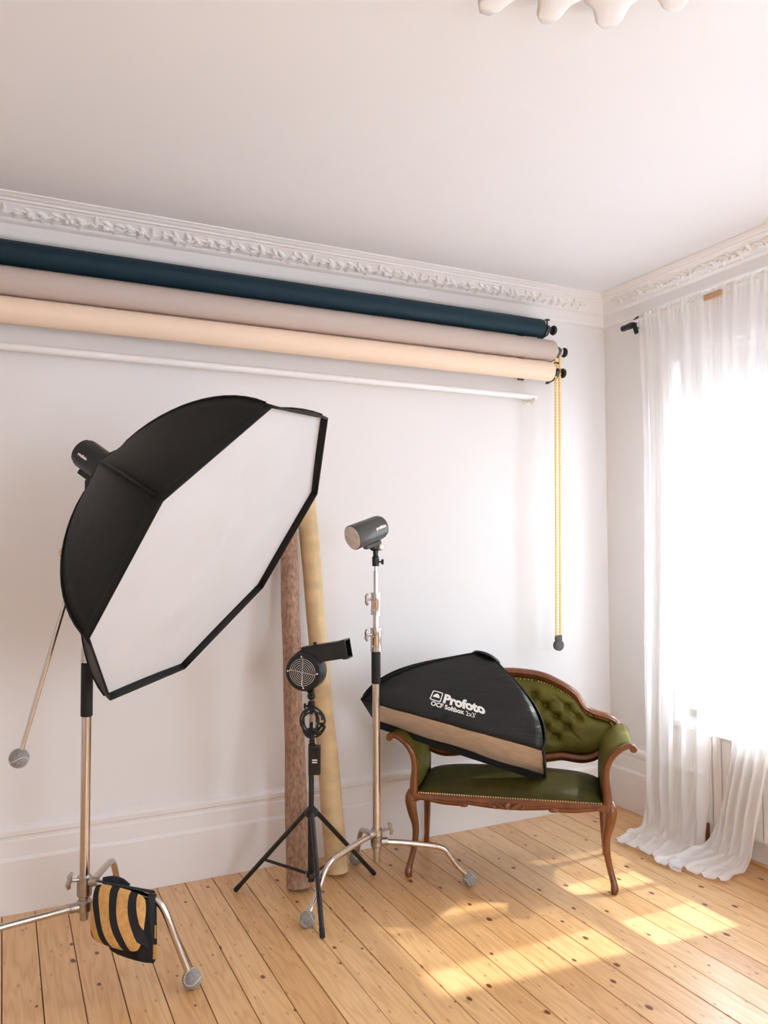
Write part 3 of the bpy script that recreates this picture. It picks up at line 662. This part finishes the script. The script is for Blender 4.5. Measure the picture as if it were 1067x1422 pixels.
fa, fb = pouch(at(130, 1223, d1+.02), at(206, 1243, d1-.02), at(195, 1327, d1-.03), at(124, 1303, d1), .046, 0, 1)
o = obj('front_pouch', join(fa, fb), M['stripe'], sb, angle=0); uvset(o, 20, 20)
d2 = 2.83
ra, rb = pouch(at(150, 1232, d2), at(217, 1243, d2-.02), at(219, 1343, d2-.05), at(148, 1322, d2), .028, 0, 3)
o = obj('rear_pouch', join(ra, rb), M['blackcloth'], sb, angle=0)
obj('saddle_strap', grid(lambda u, v: at(131+(u*80), 1224+u*17, 2.76).lerp(at(150+u*66, 1232+u*9, 2.83), v)+V(0, 0, .012*math.sin(PI*v)), 12, 8), M['blackcloth'], sb, angle=0)
obj('gusset', join(prism([at(206, 1241, 2.72), at(217, 1242, 2.80), at(217, 1290, 2.80), at(218, 1330, 2.78), at(213, 1339, 2.775), at(195, 1334, 2.76), at(190, 1328, 2.75), at(193, 1310, 2.71)], fwd*.008)), M['blackcloth'], sb, smooth=False, bevel=.003)
obj('side_stripe', join(box(at(214.5, 1294, 2.785), .014, .003, .045, (rgt, fwd, upv)), box(at(215.5, 1322, 2.775), .016, .003, .05, (rgt, fwd, upv))), mat('yellow_canvas', (.66, .37, .11), .8, noise=(30, .1)), sb, smooth=False, label='yellow side stripes')
obj('carry_handle', tube(spline([at(143, 1223, 2.80), at(155, 1221, 2.82), at(168, 1224, 2.84), at(178, 1232, 2.84)], 5), .006, 8, flat=2), M['blackcloth'], sb)

# ------------------------------------------------------------------ hair-dryer style wind machine on a black tripod
TX, TY, DT = 1.236, 3.308, 3.455
def zT(py): return at(433, py, DT).z
ts = thing('tripod_stand', 'slim black tripod stand carrying the black blower fan in front of the fabric rolls', 'light stand', V(TX, TY, 0))
feet = [V(.967, 3.562, .006), V(1.163, 2.985, .006), V(1.605, 3.448, .006)]
zc = zT(1128); zh = zT(1213)
obj('pole', lathe((TX, TY, zh-.03), (0, 0, 1), [(0, .0155), (zc-zh+.03, .0155), (zc-zh+.032, .012), (zT(1030)-zh, .012), (zT(1030)-zh+.03, .0085), (zT(975)-zh+.03, .0085)], 14), M['blackmetal'], ts, angle=.4)
obj('leg_collar', lathe((TX, TY, zc-.022), (0, 0, 1), [(0, .02), (.006, .028), (.03, .030), (.036, .022), (.044, .016)], 16), M['black'], ts)
obj('slide_collar', lathe((TX, TY, zh-.014), (0, 0, 1), [(0, .018), (.004, .022), (.024, .022), (.028, .016)], 14), M['black'], ts)
obj('riser_clamp', join(lathe((TX, TY, zT(1023)), (0, 0, 1), [(0, .014), (.004, .018), (.03, .018), (.034, .012)], 14), cyl((TX, TY, zT(1020)), V(TX, TY, zT(1020))+rgt*.04-fwd*.02, .006, 8)), M['black'], ts)
for f in feet:
    d = V(f.x-TX, f.y-TY, 0).normalized(); a = V(TX, TY, zc)+d*.022
    lg = obj('leg', tube([a, a.lerp(f, .97)], .0105, 8), M['blackmetal'], ts)
    obj('foot_cap', tube([a.lerp(f, .93), f], .0112, 8), M['rubber'], lg)
    mid = a.lerp(f, .60 if f.y > 3.2 else .50); q = V(TX, TY, zh)+d*.018
    br_ = obj('brace', tube([q, mid], .0065, 6), M['blackmetal'], ts)
    for rp in (mid, q): obj('rivet', sphere(rp, .009, 8, 6), M['cast'], br_)
# fan
fn_ = (-rgt*.27 - fwd*.96 + upv*.03).normalized(); fu = (rgt*.965 + upv*.17); fu = (fu - fn_*fu.dot(fn_)).normalized(); fv = fu.cross(fn_)
if fv.z < 0: fv = -fv
FC = at(422, 933, 3.40)
fan = thing('blower_fan', 'black blower fan with round wire grille and flat square nozzle on the tripod', 'fan', FC)
RF = .083
obj('housing', lathe(FC-fn_*.075, fn_, [(0, RF*.90), (.006, RF*.97), (.012, RF), (.064, RF), (.066, RF*.975), (.068, RF), (.078, RF), (.086, RF*.93), (.088, RF*.7)], 44), M['black'], fan, angle=.5)
tp = 1.08*RF
dcore = FC - fn_*.037
def duct(s0, s1, v0, v1, t_): return box(dcore+fu*((s0+s1)/2)+fv*((v0+v1)/2), s1-s0, t_, v1-v0, (fu, fn_, fv))
obj('scroll_cover', prism([dcore+fn_*.03+fu*a+fv*b_ for a, b_ in ((-.055, .062), (-.03, .082), (.0, .095), (.055, .102), (.075, .028), (.04, .02))], -fn_*.064), M['black'], fan, smooth=False, bevel=.004)
nz_ = obj('nozzle', join(duct(.02, .195, .030, .033, .07), duct(.0, .195, .101, .104, .07), box(dcore+fu*.1+fv*.067+fn_*.0335, .19, .003, .074, (fu, fn_, fv)), box(dcore+fu*.1+fv*.067-fn_*.0335, .19, .003, .074, (fu, fn_, fv)), duct(.05, .15, .036, .098, .05)), M['black'], fan, smooth=False)
obj('nozzle_lip', join(box(dcore+fu*.196+fv*.067+fn_*.0335, .022, .005, .078, (fu, fn_, fv)), box(dcore+fu*.196+fv*.067-fn_*.0335, .022, .005, .078, (fu, fn_, fv)), duct(.185, .207, .026, .031, .072), duct(.185, .207, .103, .108, .072)), M['blackmetal'], nz_, smooth=False)
obj('nozzle_screw', cyl(dcore+fu*.058+fv*.1, dcore+fu*.058+fv*.116, .008, 10), M['black'], nz_)
gc = FC + fn_*.016
obj('inlet', lathe(gc-fn_*.004, fn_, [(0, .062), (.001, .0)], 32, cap=False), M['rubber'], fan)
rings = []
for i in range(1, 8):
    r_ = .0082*i; rings.append(tube([gc+fu*(r_*math.cos(2*PI*k/36))+fv*(r_*math.sin(2*PI*k/36)) for k in range(36)], .0013, 5, closed=True))
for a in (-.35, -.35+PI/2+.12, PI-.35, PI-.35+PI/2+.12):
    d = fu*math.cos(a)+fv*math.sin(a); e = fu*math.cos(a+.12)+fv*math.sin(a+.12)
    rings.append(tube([gc, gc+d*.055, gc+e*.066], .0013, 5))
    rings.append(sphere(gc+e*.067, .0045, 8, 6))
obj('wire_grille', join(*rings), M['wire'], fan, label='round chrome wire grille')
nk = V(TX, TY, zT(972))
obj('neck', join(tube([FC-fn_*.035-fv*RF*.96, (FC-fn_*.035-fv*RF*1.25).lerp(nk+V(0, 0, .05), .5), nk+V(0, 0, .02)], [.018, .016, .015], 10), sphere(nk+V(0, 0, .012), .019, 12, 8), lathe(nk-V(0, 0, .045), (0, 0, 1), [(0, .013), (.004, .0155), (.03, .0155), (.036, .011)], 14)), M['black'], fan)
obj('spigot', lathe(V(TX, TY, zT(1004)), (0, 0, 1), [(0, .009), (.002, .011), (.024, .009), (.03, .012), (.034, .012)], 12), M['cast'], fan, label='pale metal spigot')
obj('neck_knob', lathe(nk-V(0, 0, .03)-fwd*.01-rgt*.01, -rgt, [(0, .005), (.012, .005), (.014, .013), (.022, .012)], 12), M['black'], fan)
# coil of cable tied to the pole
rn = random.Random(5); pts = []
for i in range(120):
    t_ = 2*PI*i/24; k = i//24
    pts.append(at(433, 1002, 3.41) + rgt*((.040+.010*math.sin(k*2.1))*math.cos(t_)+.012*math.sin(k*1.7+.4)) + upv*((.056+.008*math.sin(k*1.3))*math.sin(t_)+.006*math.cos(k*2)) - fwd*(.004*k) + fwd*.01*math.sin(t_*.5+k))
pts += [at(437, 1015, 3.40), at(436, 1026, 3.40), at(437, 1036, 3.405)]
obj('cable', tube(spline(pts, 2), .0042, 6), M['cable'], fan, label='coiled black cable')
cbx = at(437, 1055, 3.405); ca = (rgt*.97+upv*.06, fwd, upv*.995-rgt*.10)
ca = (rgt, fwd, upv)
bxo = obj('control_box', box(cbx, .052, .032, .125, ca), M['black'], fan, smooth=False, bevel=.004)
obj('box_label', join(box(cbx-fwd*.0165+rgt*.002+upv*.003, .022, .001, .006, ca), box(cbx-fwd*.0165+rgt*.002-upv*.007, .022, .001, .005, ca)), M['white'], bxo, smooth=False)
obj('speed_dial', lathe(cbx-fwd*.016+upv*.038+rgt*.004, -fwd, [(0, .010), (.006, .009), (.008, .007)], 14), M['blackmetal'], bxo)
obj('box_bracket', box(cbx+fwd*.022-rgt*.018-upv*.005, .02, .016, .13, ca), M['black'], bxo, smooth=False)

# ------------------------------------------------------------------ fabric rolls leaning on the wall
def leaning_roll(label, base, topx, topy, topz, r0, r1, m_, seed):
    rn = random.Random(seed); base = V(base); top = V(topx, topy, topz); d = top-base; L_ = d.length; n = 26
    u, v, w = frame_of(d); t_ = thing('fabric_roll', label, 'fabric roll', base, 'fabric rolls leaning on the wall')
    ph = [rn.uniform(0, 6.28) for _ in range(3)]
    def fn(a, h):
        ang = 2*PI*a*1.08; r = (r0+(r1-r0)*h) + .0016*math.sin(9*h+ph[0]) + .0018*math.sin(2*ang+5*h+ph[1]) + .0012*math.sin(23*h+ang+ph[2]) - (.004*max(0, (a-.9259)/.0741) if a > .9259 else 0) + .003*a
        return base + w*(L_*h) + (u*math.cos(ang)+v*math.sin(ang))*r
    obj('cloth', grid(fn, 52, 60), m_, t_, angle=.8)
    for h, s in ((0, 0), (1, 0)):
        obj('roll_end', lathe(base+w*(L_*h)+w*(.004 if h == 0 else -.004), w, [(0, .9*(r0 if h == 0 else r1)), (.0005, .022), (.02 if h == 0 else -.02, .02)], 24, cap=False), m_, t_)
    return t_
leaning_roll('mottled brown fabric roll leaning on the wall beside the tripod', (1.232, 3.458, 0.012), 1.262, 3.70, 1.66, .0515, .040, M['brownroll'], 1)
leaning_roll('tan cloth roll leaning on the wall behind the blower fan', (1.452, 3.535, 0.012), 1.360, 3.715, 1.80, .0505, .044, M['tanroll'], 2)

# ------------------------------------------------------------------ settee
BM = V(2.117, 3.082, 0); BX = V(.789, -.614, 0).normalized(); BY = V(-BX.y, BX.x, 0)
def B(x, y, z): return BM + BX*x + BY*y + V(0, 0, z)
st = thing('settee', 'green velvet two-seat settee with carved reddish wood frame and buttoned back', 'settee', BM)
SEATZ = .385
for s in (-1, 1):
    pts = [B(s*.448, .03, .385), B(s*.458, .015, .355), B(s*.452, .012, .30), B(s*.438, .018, .235), B(s*.438, .016, .17), B(s*.450, .006, .10), B(s*.464, -.006, .045), B(s*.467, -.012, .02), B(s*.464, -.008, .0)]
    obj('leg', tube(spline(pts, 5), spline([.027, .029, .024, .018, .0155, .014, .0155, .018, .013], 5), 12), M['wood'], st, angle=0)
    pts = [B(s*.44, .41, .38), B(s*.444, .42, .26), B(s*.447, .43, .15), B(s*.452, .445, .05), B(s*.455, .452, 0)]
    obj('leg', tube(spline(pts, 5), spline([.021, .02, .017, .015, .014], 5), 10), M['wood'], st, angle=0)
    # arm post sweeping out into a scroll
    prof = [(.444, .35), (.442, .43), (.438, .50), (.444, .555), (.466, .598), (.500, .632), (.535, .650), (.556, .648), (.564, .637), (.558, .629)]
    pts = [B(s*x, .012-.010*min(1, max(0, (z-.5)/.12)), z) for x, z in prof]
    ap = obj('arm_post', tube(spline(pts, 5), spline([.023, .020, .0165, .0155, .0145, .0135, .013, .013, .012, .010], 5), 12, up=BY), M['wood'], st, angle=0)
    obj('arm_scroll', cyl(B(s*.555, -.012, .640), B(s*.555, .03, .640), .0145, 14), M['wood'], ap)
    # upholstered arm running back to the backrest
    prof2 = [(.428, .40), (.424, .46), (.424, .51), (.432, .560), (.454, .604), (.490, .640), (.520, .656), (.545, .655)]
    sp = spline([V(x, 0, z) for x, z in prof2], 5)
    def arm(u, v, s=s, sp=sp):
        i = v*(len(sp)-1); k = min(int(i), len(sp)-2); p = sp[k].lerp(sp[k+1], i-k); y = .02+.375*u
        return B(s*(p.x-.0-.004*math.sin(PI*u)), y, p.z+.010*math.sin(PI*u)*v + .012*u*v)
    obj('arm_pad', solid(grid(arm, 12, 30), BX*(s*.022)+V(0, 0, -.014)), M['velvet'], st, angle=0)
    obj('side_rail', box(B(s*.44, .22, .362), .03, .40, .044, (BX, BY, V(0, 0, 1))), M['wood'], st, smooth=False, bevel=.004)
    obj('back_post', tube([B(s*.438, .415, .37), B(s*.436, .42, .46), B(s*.45, .425, .56)], [.016, .014, .013], 10), M['wood'], st, angle=0)
    obj('nail_trim', join(*[sphere(B(s*(sp[int(i)].x+.016), .004, sp[int(i)].z-.006), .0042, 6, 4) for i in [2+j*(len(sp)-4)/17 for j in range(18)]]), M['brass'], ap, kind='stuff')
# front rail with a shaped lower edge, and carving at its centre
xs_ = [-.44, -.40, -.36, -.30, -.22, -.19, -.16, -.08, 0, .08, .16, .19, .22, .30, .36, .40, .44]
zs_ = [.352, .356, .350, .342, .341, .349, .346, .340, .338, .340, .346, .349, .341, .342, .350, .356, .352]
lo = spline([V(a, 0, b_) for a, b_ in zip(xs_, zs_)], 4)
def rail(u, v):
    i = u*(len(lo)-1); k = min(int(i), len(lo)-2); p = lo[k].lerp(lo[k+1], i-k); z = p.z+(.388-p.z)*v
    return B(p.x, -.004-.008*math.sin(PI*v)-.004*(1-(p.x/.44)**2), z)
obj('front_rail', solid(grid(rail, 64, 6), BY*.03), M['wood'], st, angle=.7)
obj('front_rail_bead', tube([B(x/50, -.013-.004*(1-(x/22)**2), .014+interp(abs(x/50), xs_[8:], zs_[8:])) for x in range(-21, 22)], .0045, 6), M['wood'], st)
cv = [sphere(B(0, -.021, .360), .018, 12, 8, (1.15, .7, 1))]
for s in (-1, 1):
    for i in range(4): cv.append(sphere(B(s*(.026+.019*i), -.020+.002*i, .358-.002*i+(.007 if i % 2 else -.003)), .016-.0018*i, 8, 6, (1.4, .6, .6), (BX*math.cos(.5*s)+V(0, 0, math.sin(.5*s)), BY, V(0, 0, 1))))
    cv.append(sphere(B(s*.205, -.019, .350), .013, 8, 6, (1.8, .6, .7), (BX, BY, V(0, 0, 1))))
obj('carving', join(*cv), M['wood'], st, angle=0)
obj('back_rail', box(B(0, .415, .362), .86, .025, .04, (BX, BY, V(0, 0, 1))), M['wood'], st, smooth=False, bevel=.004)
def seat(u, v):
    x = (u-.5)*2; y = v; e = (1-abs(x)**5)*(1-abs(2*v-1)**5)
    return B(x*.427, -.004+.425*y, .386 + .062*max(0, e)**.55*(.86+.14*(1-x*x)))
g = grid(seat, 40, 30)
obj('seat_cushion', join(g, bx(0, 0, 0, 0, 0, 0)) if False else solid(g, (0, 0, -.012)), M['shadedvelvet'], st, angle=0)
obj('nail_trim', join(*[sphere(B(-.415+.83*i/74, -.0125-.003*(1-((i-37)/37)**2), .393), .0042, 6, 4) for i in range(75)]), M['brass'], st, kind='stuff')
# back: camel-back outline, leaning slightly
half_top = [(0, .898), (.09, .893), (.16, .880), (.22, .857), (.28, .826), (.325, .793), (.348, .757), (.372, .727), (.42, .704), (.475, .690), (.515, .672), (.532, .648)]
half_bot = [(.517, .612), (.49, .566), (.455, .528), (.41, .499), (.36, .486), (.31, .488), (.255, .494), (.20, .486), (.13, .475), (.06, .481)]
def by(z): return .385+.085*(z-.48)/.42
def BZ(p, off=0): return B(p[0], by(p[1])+off, p[1])
out_r = half_top + half_bot; out_l = [(-x, z) for x, z in reversed(out_r)]
outline = out_r + [(0, .486)] + out_l[:-1]
loop = spline([V(x, 0, z) for x, z in outline], 4, closed=True)
fr2 = []
cpt = V(0, 0, .68)
obj('back_frame', tube([B(p.x*.975, by(p.z)-.004, p.z*.985+.009) for p in loop], .023, 12, closed=True, up=BY), M['wood'], st, angle=0)
obj('frame_bead', tube([B(p.x*.985, by(p.z)-.026, p.z*.985+.011) for p in loop], .0065, 8, closed=True), M['wood'], st, angle=0)
# inner velvet panel with diamond buttoning
topc = spline([V(x, 0, z) for x, z in half_top], 5); botc = spline([V(x, 0, z) for x, z in reversed([(.525, .63)]+half_bot+[(0, .486)])], 5)
tx, tz = [p.x for p in topc], [p.z for p in topc]; bxs, bz = [p.x for p in botc], [p.z for p in botc]
buttons = []
for j, (z, x0) in enumerate(((.785, 0), (.735, .055), (.685, 0), (.635, .055), (.585, 0))):
    for i in range(-4, 5):
        x = i*.11 + (x0 if x0 else 0)
        if abs(x) < (.16, .28, .345, .36, .29)[j]: buttons.append((x, z))
def pad(u, v):
    x = (u-.5)*2*.508; ax_ = abs(x)
    zt = interp(ax_, tx, tz)-.026; zb_ = interp(ax_, bxs, bz)+.022
    z = zb_+(zt-zb_)*v
    e = max(0, 1-abs(2*v-1)**4)**.6*max(0, 1-(ax_/.508)**6)**.6
    h = .046*e
    for bx_, bz_ in buttons:
        d2_ = (x-bx_)**2+(z-bz_)**2
        if d2_ < .02: h -= .034*math.exp(-d2_/(2*.017**2))*e
    # creases that join neighbouring buttons
    a1 = abs(((x*.9+(z-.785)*1.0)/.1+50) % 1-.5); a2 = abs(((x*.9-(z-.785)*1.0)/.1+50) % 1-.5)
    inside = max(0, min(1, (.37-ax_)/.06))*max(0, min(1, (z-.56)/.04))*max(0, min(1, (.81-z)/.04))
    h -= .010*e*inside*(math.exp(-((.5-a1)/.07)**2)+math.exp(-((.5-a2)/.07)**2))
    return B(x, by(z)-.004-h, z)
bp_ = obj('back_pad', solid(grid(pad, 120, 60), BY*.03), M['velvet'], st, angle=0)
for x, z in buttons:
    y = by(z)-.004-.013
    obj('button', sphere(B(x, y, z), .008, 8, 6, (1, .6, 1), (BX, BY, V(0, 0, 1))), M['velvet'], bp_)
nl = []
for i in range(0, 150):
    p = loop[int(i*len(loop)/150)]; c0 = V(0, 0, .675); sx_ = 1-.038/max(.12, abs(p.x)+.05); q = V(p.x*.935, 0, c0.z+(p.z-c0.z)*(.80 if p.z < .675 else .865)-.002)
    nl.append(sphere(B(q.x, by(q.z)-.022, q.z), .0042, 6, 4))
obj('nail_trim', join(*nl), M['brass'], st, kind='stuff')

# ------------------------------------------------------------------ rectangular softbox lying across the settee
SA, SB, SC, SD = at(501.5, 972, 3.62), at(753, 1042, 3.45), at(519, 1000, 3.86), at(757, 1077, 3.755)
SP = at(674, 918, 3.84)
sbx = thing('rectangular_softbox', 'black rectangular softbox with white lettering lying tilted across the green settee', 'softbox', (SA+SB+SC+SD)/4)
SN = (SB-SA).cross(SC-SA).normalized()
if SN.z < 0: SN = -SN
e1 = (SB-SA).normalized(); e2 = SN.cross(e1); RG = .055
ctr = (SA+SB+SC+SD)/4
ringn = (SP-ctr).normalized()
q1 = (e1 - ringn*e1.dot(ringn)).normalized(); q2 = ringn.cross(q1)
if q2.dot(SC-SA) < 0: q2 = -q2
ringc = [SP-q1*RG-q2*RG, SP+q1*RG-q2*RG, SP+q1*RG+q2*RG, SP-q1*RG+q2*RG]
rimc = [SA, SB, SD, SC]
def side(k):
    a, b_, c, d = rimc[k], rimc[(k+1) % 4], ringc[(k+1) % 4], ringc[k]
    outn = ((a+b_)/2-ctr); outn -= ringn*outn.dot(ringn); outn.normalize()
    edge_out = [(rimc[k]-ctr).normalized(), (rimc[(k+1) % 4]-ctr).normalized()]
    bow = (.055, .06, .05, .085)[k]
    def fn(u, v):
        p = a.lerp(b_, u).lerp(d.lerp(c, u), v)
        eo = edge_out[0]*(1-u)+edge_out[1]*u
        w = math.sin(PI*v**.8)
        return p + eo*(.050*w*abs(2*u-1)**1.5) + outn*(bow*w*.35) + ringn*(.018*w)
    return fn
SIDE = [side(k) for k in range(4)]
for k in range(4):
    obj('fabric_panel', solid(grid(SIDE[k], 24, 18), -((rimc[k]+rimc[(k+1) % 4])/2-ctr).normalized()*.004), M['nylon_s'], sbx, angle=0)
    obj('seam_rod', tube([SIDE[k](0, i/16) for i in range(17)], .0045, 6), M['nylon'], sbx)
obj('diffuser', grid(lambda u, v: SA.lerp(SB, .085+.915*u).lerp(SC.lerp(SD, .03+.97*u), v)-ringn*(.003*math.sin(14*u+4*v)), 30, 8), M['shadedface'], sbx, angle=0, label='white front diffuser coloured in its beige shade')
dn = -SN
obj('rim_strip', solid(grid(lambda u, v: SC.lerp(SD, u)+dn*(.030*v)+(SC-SA).normalized()*.004, 20, 2), (SC-SA).normalized()*.006), M['nylon'], sbx)
obj('rim_strip', solid(grid(lambda u, v: SB.lerp(SD, u)+dn*(.012*v)+e1*.003, 12, 2), e1*.006), M['nylon'], sbx)
tipf = at(500, 973, 3.70)
obj('rim_strip', join(solid(([SA-fwd*.004, SA.lerp(SB, .095)-fwd*.004, SC.lerp(SD, .035)-fwd*.004, SC-fwd*.004], [(0, 1, 2, 3)]), fwd*.003), solid(([SC, at(526, 1004, 3.86), at(575, 1003, 3.83), SC.lerp(SD, .25)], [(0, 1, 2, 3)]), fwd*.006)), M['nylon'], sbx, smooth=False)
obj('speed_ring', lathe(SP+ringn*.004, ringn, [(0, RG*1.25), (.004, RG*1.36), (.014, RG*1.3), (.020, RG*1.05), (.022, RG*.92), (.0, RG*.85)], 28), M['black'], sbx)
obj('velcro_tab', solid(grid(lambda u, v: SIDE[0](.445+.035*u, .02+.07*v)+(ringn-e2*0)*.0+(SA-SC).normalized()*.004, 4, 4), (SA-SC).normalized()*.003), M['blackcloth'], sbx)
# lettering follows the near panel
def uv_of(px, py):
    u, v = .5, .3
    for _ in range(30):
        def pr(u, v):
            d = SIDE[0](u, v)-EYEP; z = d.dot(fwd); return V(533.5+F_PX*d.dot(rgt)/z, 711-F_PX*d.dot(upv)/z, 0)
        p = pr(u, v); e = V(px, py, 0)-p; h_ = 1e-4; ju = (pr(u+h_, v)-p)/h_; jv = (pr(u, v+h_)-p)/h_; det = ju.x*jv.y-ju.y*jv.x
        u += (e.x*jv.y-e.y*jv.x)/det; v += (ju.x*e.y-ju.y*e.x)/det
        u = min(max(u, 0), 1); v = min(max(v, 0), 1)
    return u, v
o0, oX, oY = uv_of(615, 975.5), uv_of(675, 992), uv_of(618.5, 963.5)
def on_panel(a, b_):
    u = o0[0]+(oX[0]-o0[0])*a+(oY[0]-o0[0])*b_; v = o0[1]+(oX[1]-o0[1])*a+(oY[1]-o0[1])*b_
    h_ = .004; p = SIDE[0](u, v); n = (SIDE[0](u+h_, v)-p).cross(SIDE[0](u, v+h_)-p).normalized()
    if n.dot(fwd) > 0: n = -n
    return p+n*.0035
def panel_text(body, a0, b0, wa, hb, bold, shear=0):
    vs, fs = text_mesh(body, 1.0, bold, 1.0, shear); x0 = min(v[0] for v in vs); x1 = max(v[0] for v in vs); hh = .72
    obj('lettering', ([on_panel(a0+wa*(x-x0)/(x1-x0), b0+hb*y/hh) for x, y in vs], fs), M['white'], sbx, smooth=False)
panel_text('Profoto', 0, 0, 1.0, .95, .05)
panel_text('OCF Softbox', -.24, -.62, .74, .46, .032)
panel_text("2x3'", .54, -.66, .22, .46, .004)
def ring2d(o_, i_): n = len(o_); return list(o_)+list(i_), [(k, (k+1) % n, n+(k+1) % n, n+k) for k in range(n)]
def rrect(x0, x1, y0, y1, r_, n=5):
    P = []
    for cx, cy, a0 in ((x1-r_, y1-r_, 0), (x0+r_, y1-r_, PI/2), (x0+r_, y0+r_, PI), (x1-r_, y0+r_, 1.5*PI)):
        for k in range(n+1): a = a0+PI/2*k/n; P.append((cx+r_*math.cos(a), cy+r_*1.0*math.sin(a)))
    return P
ro, ri = rrect(-.30, -.045, -.10, 1.0, .09), rrect(-.278, -.067, .0, .90, .07)
vv, ff = ring2d(ro, ri)
dome = [(-.255+.165*k/12, .30+.42*math.sin(PI*k/12)**.7) for k in range(13)]
obj('badge', (lambda g: ([on_panel(a, b_) for a, b_ in g[0]], g[1]))(join((vv, ff), (dome, [tuple(range(13))]))), M['white'], sbx, smooth=False)
